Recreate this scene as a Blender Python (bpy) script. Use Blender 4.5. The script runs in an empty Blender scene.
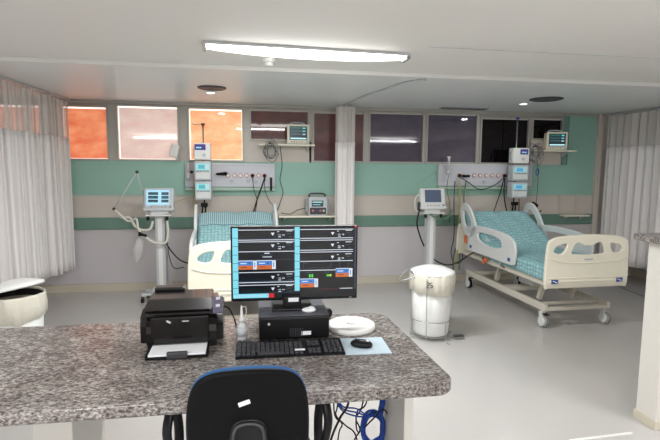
import bpy, bmesh, math, random
from mathutils import Vector, Matrix
random.seed(7)
PI = math.pi
C = bpy.context.scene.collection

# ------------------------------------------------------------------ camera
FPX = 480.0
PSI, PIT, ROL, EYE = math.radians(9.147), math.radians(6.18), math.radians(0.465), 1.66
FW = Vector((math.sin(PSI)*math.cos(PIT), math.cos(PSI)*math.cos(PIT), -math.sin(PIT)))
_r = Vector((math.cos(PSI), -math.sin(PSI), 0)); _u = _r.cross(FW)
RT = math.cos(ROL)*_r + math.sin(ROL)*_u
UP = -math.sin(ROL)*_r + math.cos(ROL)*_u
cd = bpy.data.cameras.new('camera'); cam = bpy.data.objects.new('camera', cd); C.objects.link(cam)
cd.lens = FPX/660*36; cd.sensor_width = 36; cd.clip_start = .05
m3 = Matrix((RT, UP, -FW)).transposed()
cam.matrix_world = Matrix.Translation((0, 0, EYE)) @ m3.to_4x4()
bpy.context.scene.camera = cam
vs = bpy.context.scene.view_settings
vs.view_transform = 'Standard'; vs.look = 'None'; vs.gamma = 1; vs.use_curve_mapping = False; vs.exposure = 0.1

def at(x, y, Y):
    """a point of the place, on the plane at depth Y, read off the photograph"""
    d = FW + RT*((x-330)/FPX) + UP*((220-y)/FPX)
    return Vector((0, 0, EYE)) + d*(Y/d.y)

# --------------------------------------------------------------- materials
def lin(c):
    return tuple(((v/255)/12.92 if v/255 <= .04045 else ((v/255+.055)/1.055)**2.4) for v in c) + (1,)
def mat(name, c, rough=.5, metal=0, emit=None, es=0, noise=None, nscale=8, alpha=1, bump=0, bscale=60, coat=0, trans=0):
    m = bpy.data.materials.new(name); m.use_nodes = True
    nt = m.node_tree; b = nt.nodes['Principled BSDF']
    b.inputs['Base Color'].default_value = lin(c)
    b.inputs['Roughness'].default_value = rough; b.inputs['Metallic'].default_value = metal
    b.inputs['Alpha'].default_value = alpha; b.inputs['Coat Weight'].default_value = coat
    b.inputs['Transmission Weight'].default_value = trans
    tc = nt.nodes.new('ShaderNodeTexCoord')
    n = nt.nodes.new('ShaderNodeTexNoise'); n.inputs['Scale'].default_value = nscale; n.inputs['Detail'].default_value = 4
    nt.links.new(tc.outputs['Object'], n.inputs['Vector'])
    c2 = noise if noise else tuple(min(255, v*1.03) for v in c)
    mx = nt.nodes.new('ShaderNodeMix'); mx.data_type = 'RGBA'
    mx.inputs['A'].default_value = lin(c); mx.inputs['B'].default_value = lin(c2)
    nt.links.new(n.outputs['Fac'], mx.inputs['Factor'])
    nt.links.new(mx.outputs['Result'], b.inputs['Base Color'])
    if emit:
        b.inputs['Emission Color'].default_value = lin(emit); b.inputs['Emission Strength'].default_value = es
    if bump:
        n2 = nt.nodes.new('ShaderNodeTexNoise'); n2.inputs['Scale'].default_value = bscale
        nt.links.new(tc.outputs['Object'], n2.inputs['Vector'])
        bp = nt.nodes.new('ShaderNodeBump'); bp.inputs['Strength'].default_value = bump; bp.inputs['Distance'].default_value = .01
        nt.links.new(n2.outputs['Fac'], bp.inputs['Height']); nt.links.new(bp.outputs['Normal'], b.inputs['Normal'])
    return m
def ramp_mat(name, scale, stops, rough=.3, kind='noise', detail=6, stretch=(1,1,1), emit=0, bump=0, coat=0, rghn=.6, uv=False):
    m = bpy.data.materials.new(name); m.use_nodes = True
    nt = m.node_tree; b = nt.nodes['Principled BSDF']; b.inputs['Roughness'].default_value = rough
    b.inputs['Coat Weight'].default_value = coat
    tc = nt.nodes.new('ShaderNodeTexCoord'); mp = nt.nodes.new('ShaderNodeMapping'); mp.inputs['Scale'].default_value = stretch
    nt.links.new(tc.outputs['UV' if uv else 'Object'], mp.inputs['Vector'])
    if kind == 'noise':
        n = nt.nodes.new('ShaderNodeTexNoise'); n.inputs['Scale'].default_value = scale; n.inputs['Detail'].default_value = detail
        n.inputs['Roughness'].default_value = rghn; o = n.outputs['Fac']
    elif kind == 'wave':
        n = nt.nodes.new('ShaderNodeTexWave'); n.inputs['Scale'].default_value = scale; n.bands_direction = 'X'; o = n.outputs['Fac']
    else:
        n = nt.nodes.new('ShaderNodeTexVoronoi'); n.inputs['Scale'].default_value = scale; o = n.outputs['Distance']
        n.inputs['Randomness'].default_value = .25
    nt.links.new(mp.outputs['Vector'], n.inputs['Vector'])
    cr = nt.nodes.new('ShaderNodeValToRGB'); e = cr.color_ramp.elements
    while len(e) < len(stops): e.new(.5)
    for i, (p, c) in enumerate(stops): e[i].position = p; e[i].color = lin(c)
    nt.links.new(o, cr.inputs['Fac']); nt.links.new(cr.outputs['Color'], b.inputs['Base Color'])
    if emit:
        nt.links.new(cr.outputs['Color'], b.inputs['Emission Color']); b.inputs['Emission Strength'].default_value = emit
    return m

M = {}
M['wall'] = mat('wall_paint', (208, 204, 205), .55, noise=(203, 199, 200), nscale=1.2)
M['beige'] = mat('beige_paint', (212, 203, 193), .5, noise=(206, 198, 189), nscale=2)
M['teal'] = mat('teal_paint', (156, 199, 184), .4, noise=(151, 194, 179), nscale=1.5)
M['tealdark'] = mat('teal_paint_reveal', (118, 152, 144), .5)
M['band'] = mat('green_bumper', (112, 148, 133), .45, noise=(106, 141, 127))
M['base'] = mat('baseboard_beige', (204, 196, 178), .4)
M['ledge'] = mat('ledge_pale_green', (176, 200, 184), .4)
M['ceil'] = mat('ceiling_paint', (242, 239, 234), .5, noise=(238, 236, 231), nscale=.8)
M['soffit'] = mat('soffit_gloss_paint', (238, 239, 238), .38, noise=(234, 235, 234), nscale=.8)
M['floor'] = mat('vinyl_floor', (198, 195, 191), .22, noise=(190, 187, 184), nscale=1.4, bump=.02, bscale=3)
M['white'] = mat('white_plastic', (232, 232, 228), .35)
M['panelwhite'] = mat('wall_panel_enamel', (206, 207, 214), .35)
M['cream'] = mat('cream_plastic', (236, 231, 212), .35)
M['bedwhite'] = mat('grey_white_plastic', (222, 224, 222), .35)
M['metalp'] = mat('painted_steel_beige', (216, 211, 196), .4)
M['grey'] = mat('grey_plastic', (150, 152, 152), .45)
M['lgrey'] = mat('light_grey_plastic', (196, 200, 202), .4)
M['dgrey'] = mat('dark_grey_plastic', (62, 62, 66), .45)
M['black'] = mat('black_plastic', (12, 12, 13), .38, noise=(16, 16, 18))
M['printer'] = mat('printer_black_gloss', (14, 11, 11), .25, noise=(18, 14, 14), coat=.2)
M['fabric_black'] = mat('chair_black_shell', (9, 9, 11), .6, bump=.15, bscale=300)
M['fabric_blue'] = mat('chair_blue_fabric', (36, 88, 140), .8, bump=.3, bscale=300)
M['steel'] = mat('steel', (190, 192, 194), .25, 1)
M['alu'] = mat('window_aluminium', (176, 174, 166), .4, .3)
M['wire'] = mat('chrome_wire', (170, 172, 172), .3, .8)
M['curtain'] = mat('curtain_cloth', (246, 242, 240), .8, noise=(242, 238, 236), nscale=3, trans=0)
M['paper'] = mat('paper_white', (240, 242, 246), .6)
M['liner'] = mat('bin_liner_film', (226, 222, 206), .3, noise=(214, 210, 196), nscale=20, bump=.5, bscale=40)
M['binwhite'] = mat('bin_white_plastic', (238, 240, 236), .3)
M['orange'] = mat('orange_plastic', (226, 120, 66), .5)
M['red'] = mat('red_plastic', (196, 112, 100), .5)
M['bluelabel'] = mat('blue_label', (38, 74, 150), .4)
M['purple'] = mat('purple_label', (76, 60, 150), .4)
M['cyanlab'] = mat('pale_cyan_display', (150, 214, 220), .3, emit=(140, 214, 220), es=.25)
M['bluecable'] = mat('blue_cable_jacket', (30, 72, 160), .45)
M['greyc'] = mat('grey_cable_jacket', (130, 132, 134), .5)
M['yellowhose'] = mat('yellow_green_hose', (176, 168, 96), .5)
M['greenhose'] = mat('green_hose', (96, 128, 96), .5)
M['hose'] = mat('clear_white_hose', (214, 212, 200), .35)
M['mousepad'] = mat('mouse_pad_blue', (196, 216, 228), .6)
M['plug'] = mat('pedestal_paint', (216, 213, 205), .5)
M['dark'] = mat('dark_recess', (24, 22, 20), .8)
M['clearplastic'] = mat('milky_plastic', (226, 228, 230), .25, alpha=.75)
M['bag'] = mat('translucent_bag', (222, 222, 218), .3, alpha=.35)
def granite():
    m = bpy.data.materials.new('granite'); m.use_nodes = True; nt = m.node_tree; b = nt.nodes['Principled BSDF']
    b.inputs['Roughness'].default_value = .22
    tc = nt.nodes.new('ShaderNodeTexCoord')
    def noise(s, st):
        mp = nt.nodes.new('ShaderNodeMapping'); mp.inputs['Scale'].default_value = st
        nt.links.new(tc.outputs['Object'], mp.inputs['Vector'])
        n = nt.nodes.new('ShaderNodeTexNoise'); n.inputs['Scale'].default_value = s; n.inputs['Detail'].default_value = 5
        n.inputs['Roughness'].default_value = .75; nt.links.new(mp.outputs['Vector'], n.inputs['Vector']); return n.outputs['Fac']
    cr = nt.nodes.new('ShaderNodeValToRGB'); e = cr.color_ramp.elements
    st = [(.30, (34, 33, 33)), (.42, (86, 83, 80)), (.5, (138, 133, 129)), (.58, (174, 169, 164)), (.70, (212, 207, 202))]
    while len(e) < len(st): e.new(.5)
    for i, (p, c) in enumerate(st): e[i].position = p; e[i].color = lin(c)
    nt.links.new(noise(80, (.75, 1.4, 1.2)), cr.inputs['Fac'])
    mx = nt.nodes.new('ShaderNodeMix'); mx.data_type = 'RGBA'; mx.blend_type = 'MULTIPLY'
    mx.inputs['Factor'].default_value = .5
    cr2 = nt.nodes.new('ShaderNodeValToRGB'); cr2.color_ramp.elements[0].color = lin((150, 120, 116)); cr2.color_ramp.elements[0].position = .4
    cr2.color_ramp.elements[1].color = lin((255, 252, 250)); cr2.color_ramp.elements[1].position = .6
    nt.links.new(noise(9, (1, 1, 1)), cr2.inputs['Fac'])
    nt.links.new(cr.outputs['Color'], mx.inputs['A']); nt.links.new(cr2.outputs['Color'], mx.inputs['B'])
    nt.links.new(mx.outputs['Result'], b.inputs['Base Color'])
    return m
for k_, v_ in (('black', .3), ('fabric_black', .15), ('printer', .35)): M[k_].node_tree.nodes['Principled BSDF'].inputs['Specular IOR Level'].default_value = v_
M['granite'] = granite()
def net_mat():
    m = bpy.data.materials.new('curtain_net'); m.use_nodes = True; nt = m.node_tree; b = nt.nodes['Principled BSDF']
    b.inputs['Base Color'].default_value = lin((240, 235, 230)); b.inputs['Roughness'].default_value = .9
    tr = nt.nodes.new('ShaderNodeBsdfTransparent'); mx = nt.nodes.new('ShaderNodeMixShader')
    mx.inputs[0].default_value = .62
    o = nt.nodes['Material Output']
    nt.links.new(tr.outputs[0], mx.inputs[1]); nt.links.new(b.outputs[0], mx.inputs[2]); nt.links.new(mx.outputs[0], o.inputs['Surface'])
    return m
M['net'] = net_mat()
M['sheet'] = ramp_mat('sheet_teal_pattern', 24, [(0.12, (196, 218, 219)), (.32, (150, 195, 199)), (.6, (128, 178, 184))], .8, 'voronoi', stretch=(1, .8, 1), uv=True)
M['sheet_plain'] = mat('sheet_teal', (128, 178, 184), .8, noise=(140, 188, 192), nscale=14)
M['stripe'] = ramp_mat('sheet_teal_stripe', 13, [(.35, (112, 156, 164)), (.6, (176, 202, 206))], .8, 'wave')
def scr(name, c, s=1.0):
    return mat(name, tuple(v*.2 for v in c), .25, emit=c, es=s)

# ------------------------------------------------------------------- mesh builder
class MB:
    def __init__(s): s.bm = bmesh.new(); s.mi = 0; s.T = Matrix()
    def _add(s, g):
        for f in g: f.material_index = s.mi
    def _new(s, fn):
        old = set(s.bm.faces); vo = set(s.bm.verts); fn()
        nf = [f for f in s.bm.faces if f not in old]; s._add(nf)
        return [v for v in s.bm.verts if v not in vo], nf
    def box(s, c, d, bev=0, rot=None, seg=2):
        t = bmesh.new(); bmesh.ops.create_cube(t, size=1)
        for v in t.verts: v.co = Vector((v.co.x*d[0], v.co.y*d[1], v.co.z*d[2]))
        if bev: bmesh.ops.bevel(t, geom=list(t.edges), offset=min(bev, min(d)*.49), segments=seg, affect='EDGES', profile=.6)
        R = Matrix.Translation(c) @ (rot.to_4x4() if rot else Matrix())
        s._merge(t, R); return s
    def _merge(s, t, R):
        R = s.T @ R; mp = {}
        for v in t.verts: mp[v] = s.bm.verts.new(R @ v.co)
        for f in t.faces:
            try: nf = s.bm.faces.new([mp[v] for v in f.verts]); nf.material_index = s.mi; nf.smooth = f.smooth
            except ValueError: pass
        t.free()
    def bb(s, x0, x1, y0, y1, z0, z1, bev=0):
        return s.box(((x0+x1)/2, (y0+y1)/2, (z0+z1)/2), (abs(x1-x0), abs(y1-y0), abs(z1-z0)), bev)
    def cyl(s, p0, p1, r0, r1=None, n=20, bev=0):
        r1 = r0 if r1 is None else r1; p0 = Vector(p0); p1 = Vector(p1); d = p1-p0
        t = bmesh.new(); bmesh.ops.create_cone(t, cap_ends=True, segments=n, radius1=r0, radius2=r1, depth=d.length)
        for f in t.faces: f.smooth = len(f.verts) == 4
        s._merge(t, Matrix.Translation((p0+p1)/2) @ d.to_track_quat('Z', 'Y').to_matrix().to_4x4()); return s
    def ball(s, c, r, n=16):
        t = bmesh.new(); bmesh.ops.create_uvsphere(t, u_segments=n, v_segments=n//2+2, radius=1)
        r = (r, r, r) if not hasattr(r, '__len__') else r
        for f in t.faces: f.smooth = True
        s._merge(t, Matrix.Translation(c) @ Matrix.Diagonal((r[0], r[1], r[2], 1))); return s
    def tube(s, pts, r, n=8, closed=False, sub=6, flat=None):
        P = [Vector(p) for p in pts]
        if sub > 1 and len(P) > 2:
            Q = []; k = len(P)
            for i in range(k if closed else k-1):
                if closed: a, b, c, d = P[(i-1) % k], P[i], P[(i+1) % k], P[(i+2) % k]
                else: a, b, c, d = P[max(i-1, 0)], P[i], P[i+1], P[min(i+2, k-1)]
                for j in range(sub):
                    t = j/sub
                    Q.append(.5*((2*b)+(c-a)*t+(2*a-5*b+4*c-d)*t*t+(3*b-a-3*c+d)*t**3))
            if not closed: Q.append(P[-1])
            P = Q
        rings = []; k = len(P); N = None
        for i, p in enumerate(P):
            if closed: tg = P[(i+1) % k]-P[i-1]
            else: tg = P[min(i+1, k-1)]-P[max(i-1, 0)]
            if tg.length < 1e-9: tg = Vector((0, 0, 1))
            tg.normalize()
            if N is None:
                N = tg.cross(Vector((0, 0, 1)));
                if N.length < .1: N = tg.cross(Vector((1, 0, 0)))
            N = (N-tg*N.dot(tg)).normalized(); B = tg.cross(N)
            rr = r(i/(k-1)) if callable(r) else r
            fr = (rr, rr) if flat is None else flat
            rings.append([s.bm.verts.new(s.T @ (p+N*math.cos(2*PI*a/n)*fr[0]+B*math.sin(2*PI*a/n)*fr[1])) for a in range(n)])
        for i in range(k if closed else k-1):
            A = rings[i]; Bq = rings[(i+1) % k]
            for a in range(n):
                f = s.bm.faces.new((A[a], A[(a+1) % n], Bq[(a+1) % n], Bq[a])); f.smooth = True; f.material_index = s.mi
        if not closed:
            for q in (rings[0][::-1], rings[-1]):
                f = s.bm.faces.new(q); f.material_index = s.mi
        return s
    def lathe(s, prof, c=(0, 0, 0), n=40, fn=None):
        rings = []
        for k, (r, z) in enumerate(prof):
            ring = []
            for a in range(n):
                t = 2*PI*a/n; rr, zz = (r, z) if fn is None else fn(t, r, z, k)
                ring.append(s.bm.verts.new(s.T @ (Vector(c)+Vector((rr*math.cos(t), rr*math.sin(t), zz)))))
            rings.append(ring)
        for A, B in zip(rings, rings[1:]):
            for a in range(n):
                f = s.bm.faces.new((A[a], A[(a+1) % n], B[(a+1) % n], B[a])); f.smooth = True; f.material_index = s.mi
        for q, (r, z) in ((rings[0][::-1], prof[0]), (rings[-1], prof[-1])):
            if r < .5 and r > 0:
                f = s.bm.faces.new(q); f.material_index = s.mi
        return s
    def prism(s, poly, x0, x1, bev=0):
        """poly in (y,z), extruded along x"""
        t = bmesh.new()
        a = [t.verts.new((x0, y, z)) for y, z in poly]; b = [t.verts.new((x1, y, z)) for y, z in poly]
        n = len(poly); t.faces.new(a); t.faces.new(b[::-1])
        for i in range(n): t.faces.new((a[i], b[i], b[(i+1) % n], a[(i+1) % n]))
        bmesh.ops.recalc_face_normals(t, faces=t.faces)
        if bev: bmesh.ops.bevel(t, geom=list(t.edges), offset=bev, segments=2, affect='EDGES')
        s._merge(t, Matrix()); return s
    def build(s, name, mats, parent=None, recalc=True, loc=None):
        if recalc: bmesh.ops.recalc_face_normals(s.bm, faces=s.bm.faces)
        me = bpy.data.meshes.new(name); s.bm.to_mesh(me); s.bm.free()
        for m_ in (mats if isinstance(mats, (list, tuple)) else [mats]): me.materials.append(M[m_] if isinstance(m_, str) else m_)
        o = bpy.data.objects.new(name, me); C.objects.link(o)
        if parent: o.parent = parent
        if loc is not None: o.location = loc
        return o

def plate(name, outline, holes, th, material, parent, T, bev=.006):
    """flat plate with holes, outline in (x,y) of its own plane, T places it"""
    cu = bpy.data.curves.new(name, 'CURVE'); cu.dimensions = '2D'; cu.fill_mode = 'BOTH'
    cu.extrude = th/2-bev; cu.bevel_depth = bev; cu.bevel_resolution = 2
    for pts in [outline]+holes:
        sp = cu.splines.new('POLY'); sp.points.add(len(pts)-1); sp.use_cyclic_u = True
        for p, q in zip(sp.points, pts): p.co = (q[0], q[1], 0, 1)
    tmp = bpy.data.objects.new('tmp', cu); C.objects.link(tmp)
    dg = bpy.context.evaluated_depsgraph_get(); dg.update()
    me = bpy.data.meshes.new_from_object(tmp.evaluated_get(dg)); bpy.data.objects.remove(tmp)
    me.transform(T); me.materials.clear(); me.materials.append(M[material] if isinstance(material, str) else material); me.name = name
    o = bpy.data.objects.new(name, me); C.objects.link(o); o.parent = parent
    return o
def smooth_loop(pts, sub=6):
    P = [Vector((p[0], p[1])) for p in pts]; Q = []; k = len(P)
    for i in range(k):
        a, b, c, d = P[i-1], P[i], P[(i+1) % k], P[(i+2) % k]
        for j in range(sub):
            t = j/sub; v = .5*((2*b)+(c-a)*t+(2*a-5*b+4*c-d)*t*t+(3*b-a-3*c+d)*t**3); Q.append((v.x, v.y))
    return Q
def rrect(x0, x1, y0, y1, r, n=6):
    out = []
    for cx, cy, a0 in ((x1-r, y1-r, 0), (x0+r, y1-r, 90), (x0+r, y0+r, 180), (x1-r, y0+r, 270)):
        for i in range(n+1):
            a = math.radians(a0+90*i/n); out.append((cx+r*math.cos(a), cy+r*math.sin(a)))
    return out
def tag(o, label=None, cat=None, group=None, kind=None):
    if label: o['label'] = label
    if cat: o['category'] = cat
    if group: o['group'] = group
    if kind: o['kind'] = kind
    return o
def thing(name, label, cat, loc=(0, 0, 0), rz=0, group=None):
    o = bpy.data.objects.new(name, None); C.objects.link(o); o.location = loc; o.rotation_euler = (0, 0, rz)
    o.empty_display_size = .05
    return tag(o, label, cat, group)
def copy_tree(o, parent=None):
    c = o.copy(); C.objects.link(c); c.parent = parent
    for ch in list(o.children): copy_tree(ch, c)
    return c
def struct(mb, name, mats, label=None):
    o = mb.build(name, mats); tag(o, label, None, None, 'structure'); return o

# ------------------------------------------------------------------- the room
D = 6.654; XL, XR, YF = -3.7, 5.95, -3.2
struct(MB().bb(XL, XR, YF, D+.1, -.1, 0), 'floor', 'floor', 'glossy pale vinyl floor of the ward')
w = MB()
w.mi = 0; w.bb(XL, XR, D, D+.12, 0, .83)
w.mi = 1; w.bb(XL, XR, D, D+.12, .83, 1.285); w.mi = 2; w.bb(XL, 5.15, D, D+.12, 1.285, 1.735)
w.mi = 1; w.bb(5.15, XR, D, D+.12, 1.285, 2.5)
w.mi = 2; w.bb(4.70, 5.15, D, D+.12, 1.735, 2.5)
w.mi = 1; w.bb(-.045, .80, D, D+.12, 1.735, 2.02); w.bb(4.07, 4.60, D, D+.12, 1.735, 2.10)
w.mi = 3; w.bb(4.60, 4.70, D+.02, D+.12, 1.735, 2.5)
w.mi = 0
WIN = [(-3.60, -2.62, 1.735, 2.43), (-2.40, -1.83, 1.735, 2.43), (-1.735, -.95, 1.735, 2.455), (-.845, -.115, 1.735, 2.445), (-.045, .775, 2.02, 2.45), (.815, 1.555, 1.735, 2.44),
       (1.61, 2.42, 1.735, 2.455), (2.455, 3.235, 1.735, 2.46), (3.275, 4.05, 1.735, 2.42), (4.085, 4.59, 2.10, 2.43)]
xs = [XL]+[v for a in WIN for v in a[:2]]+[4.60]
for i in range(0, len(xs), 2):
    if xs[i+1] > xs[i]+.001: w.bb(xs[i], xs[i+1], D, D+.12, 1.735, 2.5)
for a in WIN: w.bb(a[0], a[1], D, D+.12, a[3], 2.5)
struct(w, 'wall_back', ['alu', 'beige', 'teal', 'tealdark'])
wl = MB(); wl.bb(XL, XR, D-.004, D, .11, .83); struct(wl, 'wall_back_dado', 'wall')
struct(MB().bb(XL-.1, XL, YF, D+.1, 0, 2.56), 'wall_left', 'wall')
struct(MB().bb(XR, XR+.1, YF, D+.1, 0, 2.56), 'wall_right', 'wall')
struct(MB().bb(XL-.1, XR+.1, YF-.1, YF, 0, 2.56), 'wall_front', 'wall')
struct(MB().bb(XL, XR, D-.014, D, 0, .105, .004), 'baseboard_back', 'base')
struct(MB().bb(XR-.014, XR, YF, D-.014, 0, .105, .004), 'baseboard_right', 'base')
struct(MB().bb(XL, 5.22, D-.03, D, .835, .99, .01), 'trim_1', 'band', 'green bumper rail along the back wall')
struct(MB().bb(XL, 5.15, D-.012, D, 1.275, 1.292, .004), 'trim_2', 'ledge')
struct(MB().bb(5.155, 5.235, D-.05, D, 0, 2.5, .008), 'trim_3', 'beige')
struct(MB().bb(4.585, 4.60, D-.02, D, .99, 1.275, .003).bb(4.86, 4.875, D-.02, D, .99, 1.275, .003), 'trim_4', 'beige')
struct(MB().bb(XL, 5.15, D-.02, D, 2.462, 2.5, .004), 'trim_5', 'alu')
# ceiling: near slab a little higher, glossy lower soffit over the beds, one panel joint
struct(MB().bb(XL, XR, YF, 4.36, 2.53, 2.6), 'ceiling', 'ceil')
struct(MB().bb(XL, XR, 4.36, D, 2.5, 2.6), 'ceiling_soffit', 'soffit')
struct(MB().bb(XL, XR, 4.335, 4.36, 2.495, 2.53, .004), 'trim_6', 'white', 'white edge strip where the ceiling steps down')
struct(MB().bb(1.25, XR, 3.39, 3.40, 2.526, 2.531), 'trim_7', 'lgrey')
# floor strip by the half wall and dark strip beneath right curtain
struct(MB().tube([(5.21, 6.3, .003), (5.16, 5.8, .003), (5.08, 5.3, .003)], .02, 6, flat=(.02, .003)), 'trim_8', 'grey')
struct(MB().box((2.14, 2.535, .002), (.45, .02, .004), 0, Matrix.Rotation(.05, 3, 'Z')), 'trim_9', 'white')

# windows
def filmmat(name, c1, c2, es, rough=.04, sc=3):
    m = ramp_mat(name, sc, [(.35, c1), (.65, c2)], rough, emit=es, stretch=(1, 1, 2)); m.node_tree.nodes['Principled BSDF'].inputs['IOR'].default_value = 1.7; return m
F_or = filmmat('film_orange', (206, 104, 70), (236, 152, 110), .72)
F_pink = filmmat('film_pale_pink', (214, 184, 176), (230, 204, 192), .56)
F_peach = filmmat('film_peach', (236, 160, 112), (250, 192, 146), .66)
F_red = filmmat('film_dark_red', (72, 34, 32), (96, 48, 42), .12)
F_red2 = filmmat('film_maroon', (84, 54, 56), (100, 62, 62), .12)
F_pur = filmmat('film_purple_grey', (66, 60, 74), (78, 70, 86), .12)
F_blk = filmmat('film_black', (10, 8, 10), (18, 14, 14), .02)
F_blk.node_tree.nodes['Principled BSDF'].inputs['IOR'].default_value = 1.3
G_lit = mat('lit_glass', (255, 250, 244), .1, emit=(255, 246, 238), es=1.1)
G_dim = mat('dim_glass', (150, 144, 138), .1, emit=(180, 172, 164), es=.35)
films = [F_or, F_or, F_pink, F_peach, F_red, F_red2, F_pur, F_pur, F_blk, F_blk]
for i, (x0, x1, z0, z1) in enumerate(WIN):
    r = tag(bpy.data.objects.new('window_%d' % (i+1), None), None, None, None, 'structure'); C.objects.link(r); r.location = ((x0+x1)/2, D, z0)
    hw = (x1-x0)/2; H = z1-z0; t = .022
    f = MB()
    f.bb(-hw, -hw+t, -.02, .05, 0, H, .003).bb(hw-t, hw, -.02, .05, 0, H, .003).bb(-hw+t, hw-t, -.02, .05, 0, t, .003).bb(-hw+t, hw-t, -.02, .05, H-t, H, .003)
    f.build('window_frame', 'alu', r)
    MB().bb(-hw+t, hw-t, .03, .034, t, H-t).build('pane', G_lit if i < 4 else G_dim, r)
    g = .012 if i < 4 else .007
    MB().bb(-hw+t+g, hw-t-g*.4, .018, .022, t+g*.4, H-t-g*1.6).build('tinted_film', films[i], r)

# half wall with granite cap at right
t_ = thing('half_wall', 'white half wall with granite cap at the right edge of the photo', 'half wall', (2.54, 2.64, 0))
MB().bb(0, 1.5, -.08, .08, .0, 1.205, .006).build('wall_body', 'plug', t_)
MB().bb(-.008, 1.5, -.09, .09, 0, .06, .003).build('baseboard', 'base', t_)
MB().bb(-.06, 1.5, -.15, .15, 1.205, 1.25, .01).build('granite_cap', 'granite', t_)

# ------------------------------------------------------------------- curtains
def curtain(label, path, zb, ztop, znet, amp, wl_, seed=1, group=None, bunch=0, rail=None, raillabel=None):
    """path: list of (x,y) base line; folds perpendicular to it"""
    rnd = random.Random(seed)
    P = [Vector((p[0], p[1], 0)) for p in path]
    L = sum((b-a).length for a, b in zip(P, P[1:])); n = int(L/wl_*14)
    root = thing('curtain', label, 'curtain', (P[0].x, P[0].y, 0), 0, group)
    ph = [rnd.uniform(0, 6.28) for _ in range(6)]
    def pt(s_, z):
        d = s_*L; k = 0
        while k < len(P)-2 and d > (P[k+1]-P[k]).length: d -= (P[k+1]-P[k]).length; k += 1
        u = (P[k+1]-P[k]).normalized(); q = P[k]+u*d; nn = Vector((-u.y, u.x, 0))
        x = s_*L/wl_*2*PI
        h = (ztop-z)/(ztop-.3)
        a = amp*(.75+.35*math.sin(x*.23+ph[0]))*(.8+.35*h)
        off = a*math.sin(x+.6*math.sin(x*.31+ph[1])+.25*h*math.sin(x*.17+ph[2]))+amp*.5*math.sin(x*.37+ph[3])*h
        return q+nn*off+u*(amp*.35*math.sin(2*x+ph[4]))+Vector((0, 0, z))-Vector((P[0].x, P[0].y, 0))
    for nm, za, zc, mm, rows in (('curtain_cloth', lambda s: (zb(s) if callable(zb) else zb), lambda s: znet, 'curtain', 14), ('net_top', lambda s: znet, lambda s: ztop, 'net', 5)):
        bm = bmesh.new(); G = []
        for i in range(n+1):
            s_ = i/n; a, b = za(s_), zc(s_)
            G.append([bm.verts.new(pt(s_, a+(b-a)*j/rows)) for j in range(rows+1)])
        for i in range(n):
            for j in range(rows):
                f = bm.faces.new((G[i][j], G[i+1][j], G[i+1][j+1], G[i][j+1])); f.smooth = True
        me = bpy.data.meshes.new(nm); bm.to_mesh(me); bm.free(); me.materials.append(M[mm])
        o = bpy.data.objects.new(nm, me); C.objects.link(o); o.parent = root
        if mm == 'curtain':
            so = o.modifiers.new('s', 'SOLIDIFY'); so.thickness = .003
            # hem line
    k = 0
    for i in range(max(3, int(L/wl_/1.2))):
        s_ = (i+.5)/max(3, int(L/wl_/1.2)); p = pt(s_, ztop-.004)
        MB().box(p+Vector((0, 0, .012)), (.008, .008, .034), .002).build('hook', 'lgrey', root)
    return root
rail = lambda pts, label: tag(MB().tube(pts, .012, 6, flat=(.012, .012)).build('curtain_rail', 'lgrey'), label, 'curtain rail')
curtain('long white curtain with net top hanging beside the left orange windows', [(-2.30, 6.57), (-2.37, 4.2)], lambda s: .34+.16*s, 2.458, 2.01, .045, .12, 3)
rail([(-2.27, 6.64, 2.487), (-2.33, 5.2, 2.487), (-2.39, 3.6, 2.487)], 'pale ceiling rail carrying the left curtain')
curtain('narrow white curtain gathered in a bunch against the middle windows', [(1.10, 6.38), (1.33, 6.38), (1.33, 6.28), (1.12, 6.28)], .42, 2.458, 2.0, .022, .055, 5)
rail([(1.2, 6.5, 2.487), (1.24, 6.0, 2.487), (1.29, 5.5, 2.487), (1.40, 4.95, 2.487), (1.47, 4.6, 2.487), (1.6, 4.40, 2.487)], 'thin ceiling rail curving away from the gathered middle curtain')
curtain('long white curtain with net top hanging at the right side of the ward', [(5.24, 6.54), (5.36, 4.5)], lambda s: .30+.03*s, 2.458, 2.0, .045, .13, 9)
rail([(5.20, 6.6, 2.487), (5.33, 5.8, 2.487), (5.38, 4.3, 2.487)], 'pale ceiling rail carrying the right curtain')

# ------------------------------------------------------------------- ceiling fittings
def lamp_fixture(label, loc, rz=0, power=60):
    r = thing('ceiling_lamp', label, 'ceiling lamp', loc, rz)
    MB().bb(-.76, .76, -.075, .075, -.022, 0, .006).build('housing', 'lgrey', r)
    d = MB(); n = 30; sec = 10; rings = []
    for i in range(n+1):
        u = -1+2*i/n; x = u*.735; dep = .012+.040*(1-u*u)**.8
        rings.append([d.bm.verts.new((x, -.066*math.cos(PI*j/sec), -.02-dep*math.sin(PI*j/sec)**.7)) for j in range(sec+1)])
    for A, B in zip(rings, rings[1:]):
        for j in range(sec):
            f = d.bm.faces.new((A[j], A[j+1], B[j+1], B[j])); f.smooth = True
        d.bm.faces.new((A[0], B[0], B[sec], A[sec]))
    d.bm.faces.new(rings[0]); d.bm.faces.new(rings[-1][::-1])
    d.build('diffuser', LAMPM, r)
    for sx in (-1, 1):
        MB().box((sx*.75, 0, -.028), (.028, .14, .04), .006).build('end_cap', 'beige' if sx < 0 else 'grey', r)
    ld = bpy.data.lights.new('tube_light', 'AREA'); ld.shape = 'RECTANGLE'; ld.size = 1.45; ld.size_y = .13; ld.energy = power; ld.color = (.97, .985, 1)
    lo = bpy.data.objects.new('tube_light', ld); C.objects.link(lo); lo.parent = r; lo.location = (0, 0, -.115)
    return r
LAMPM = mat('lamp_diffuser', (250, 250, 248), .4, emit=(255, 253, 248), es=7.0)
lamp_fixture('long bright tube lamp with bowed diffuser under the near ceiling', (.42, 3.63, 2.53), math.atan2(.08, 1.55), 62)
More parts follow.
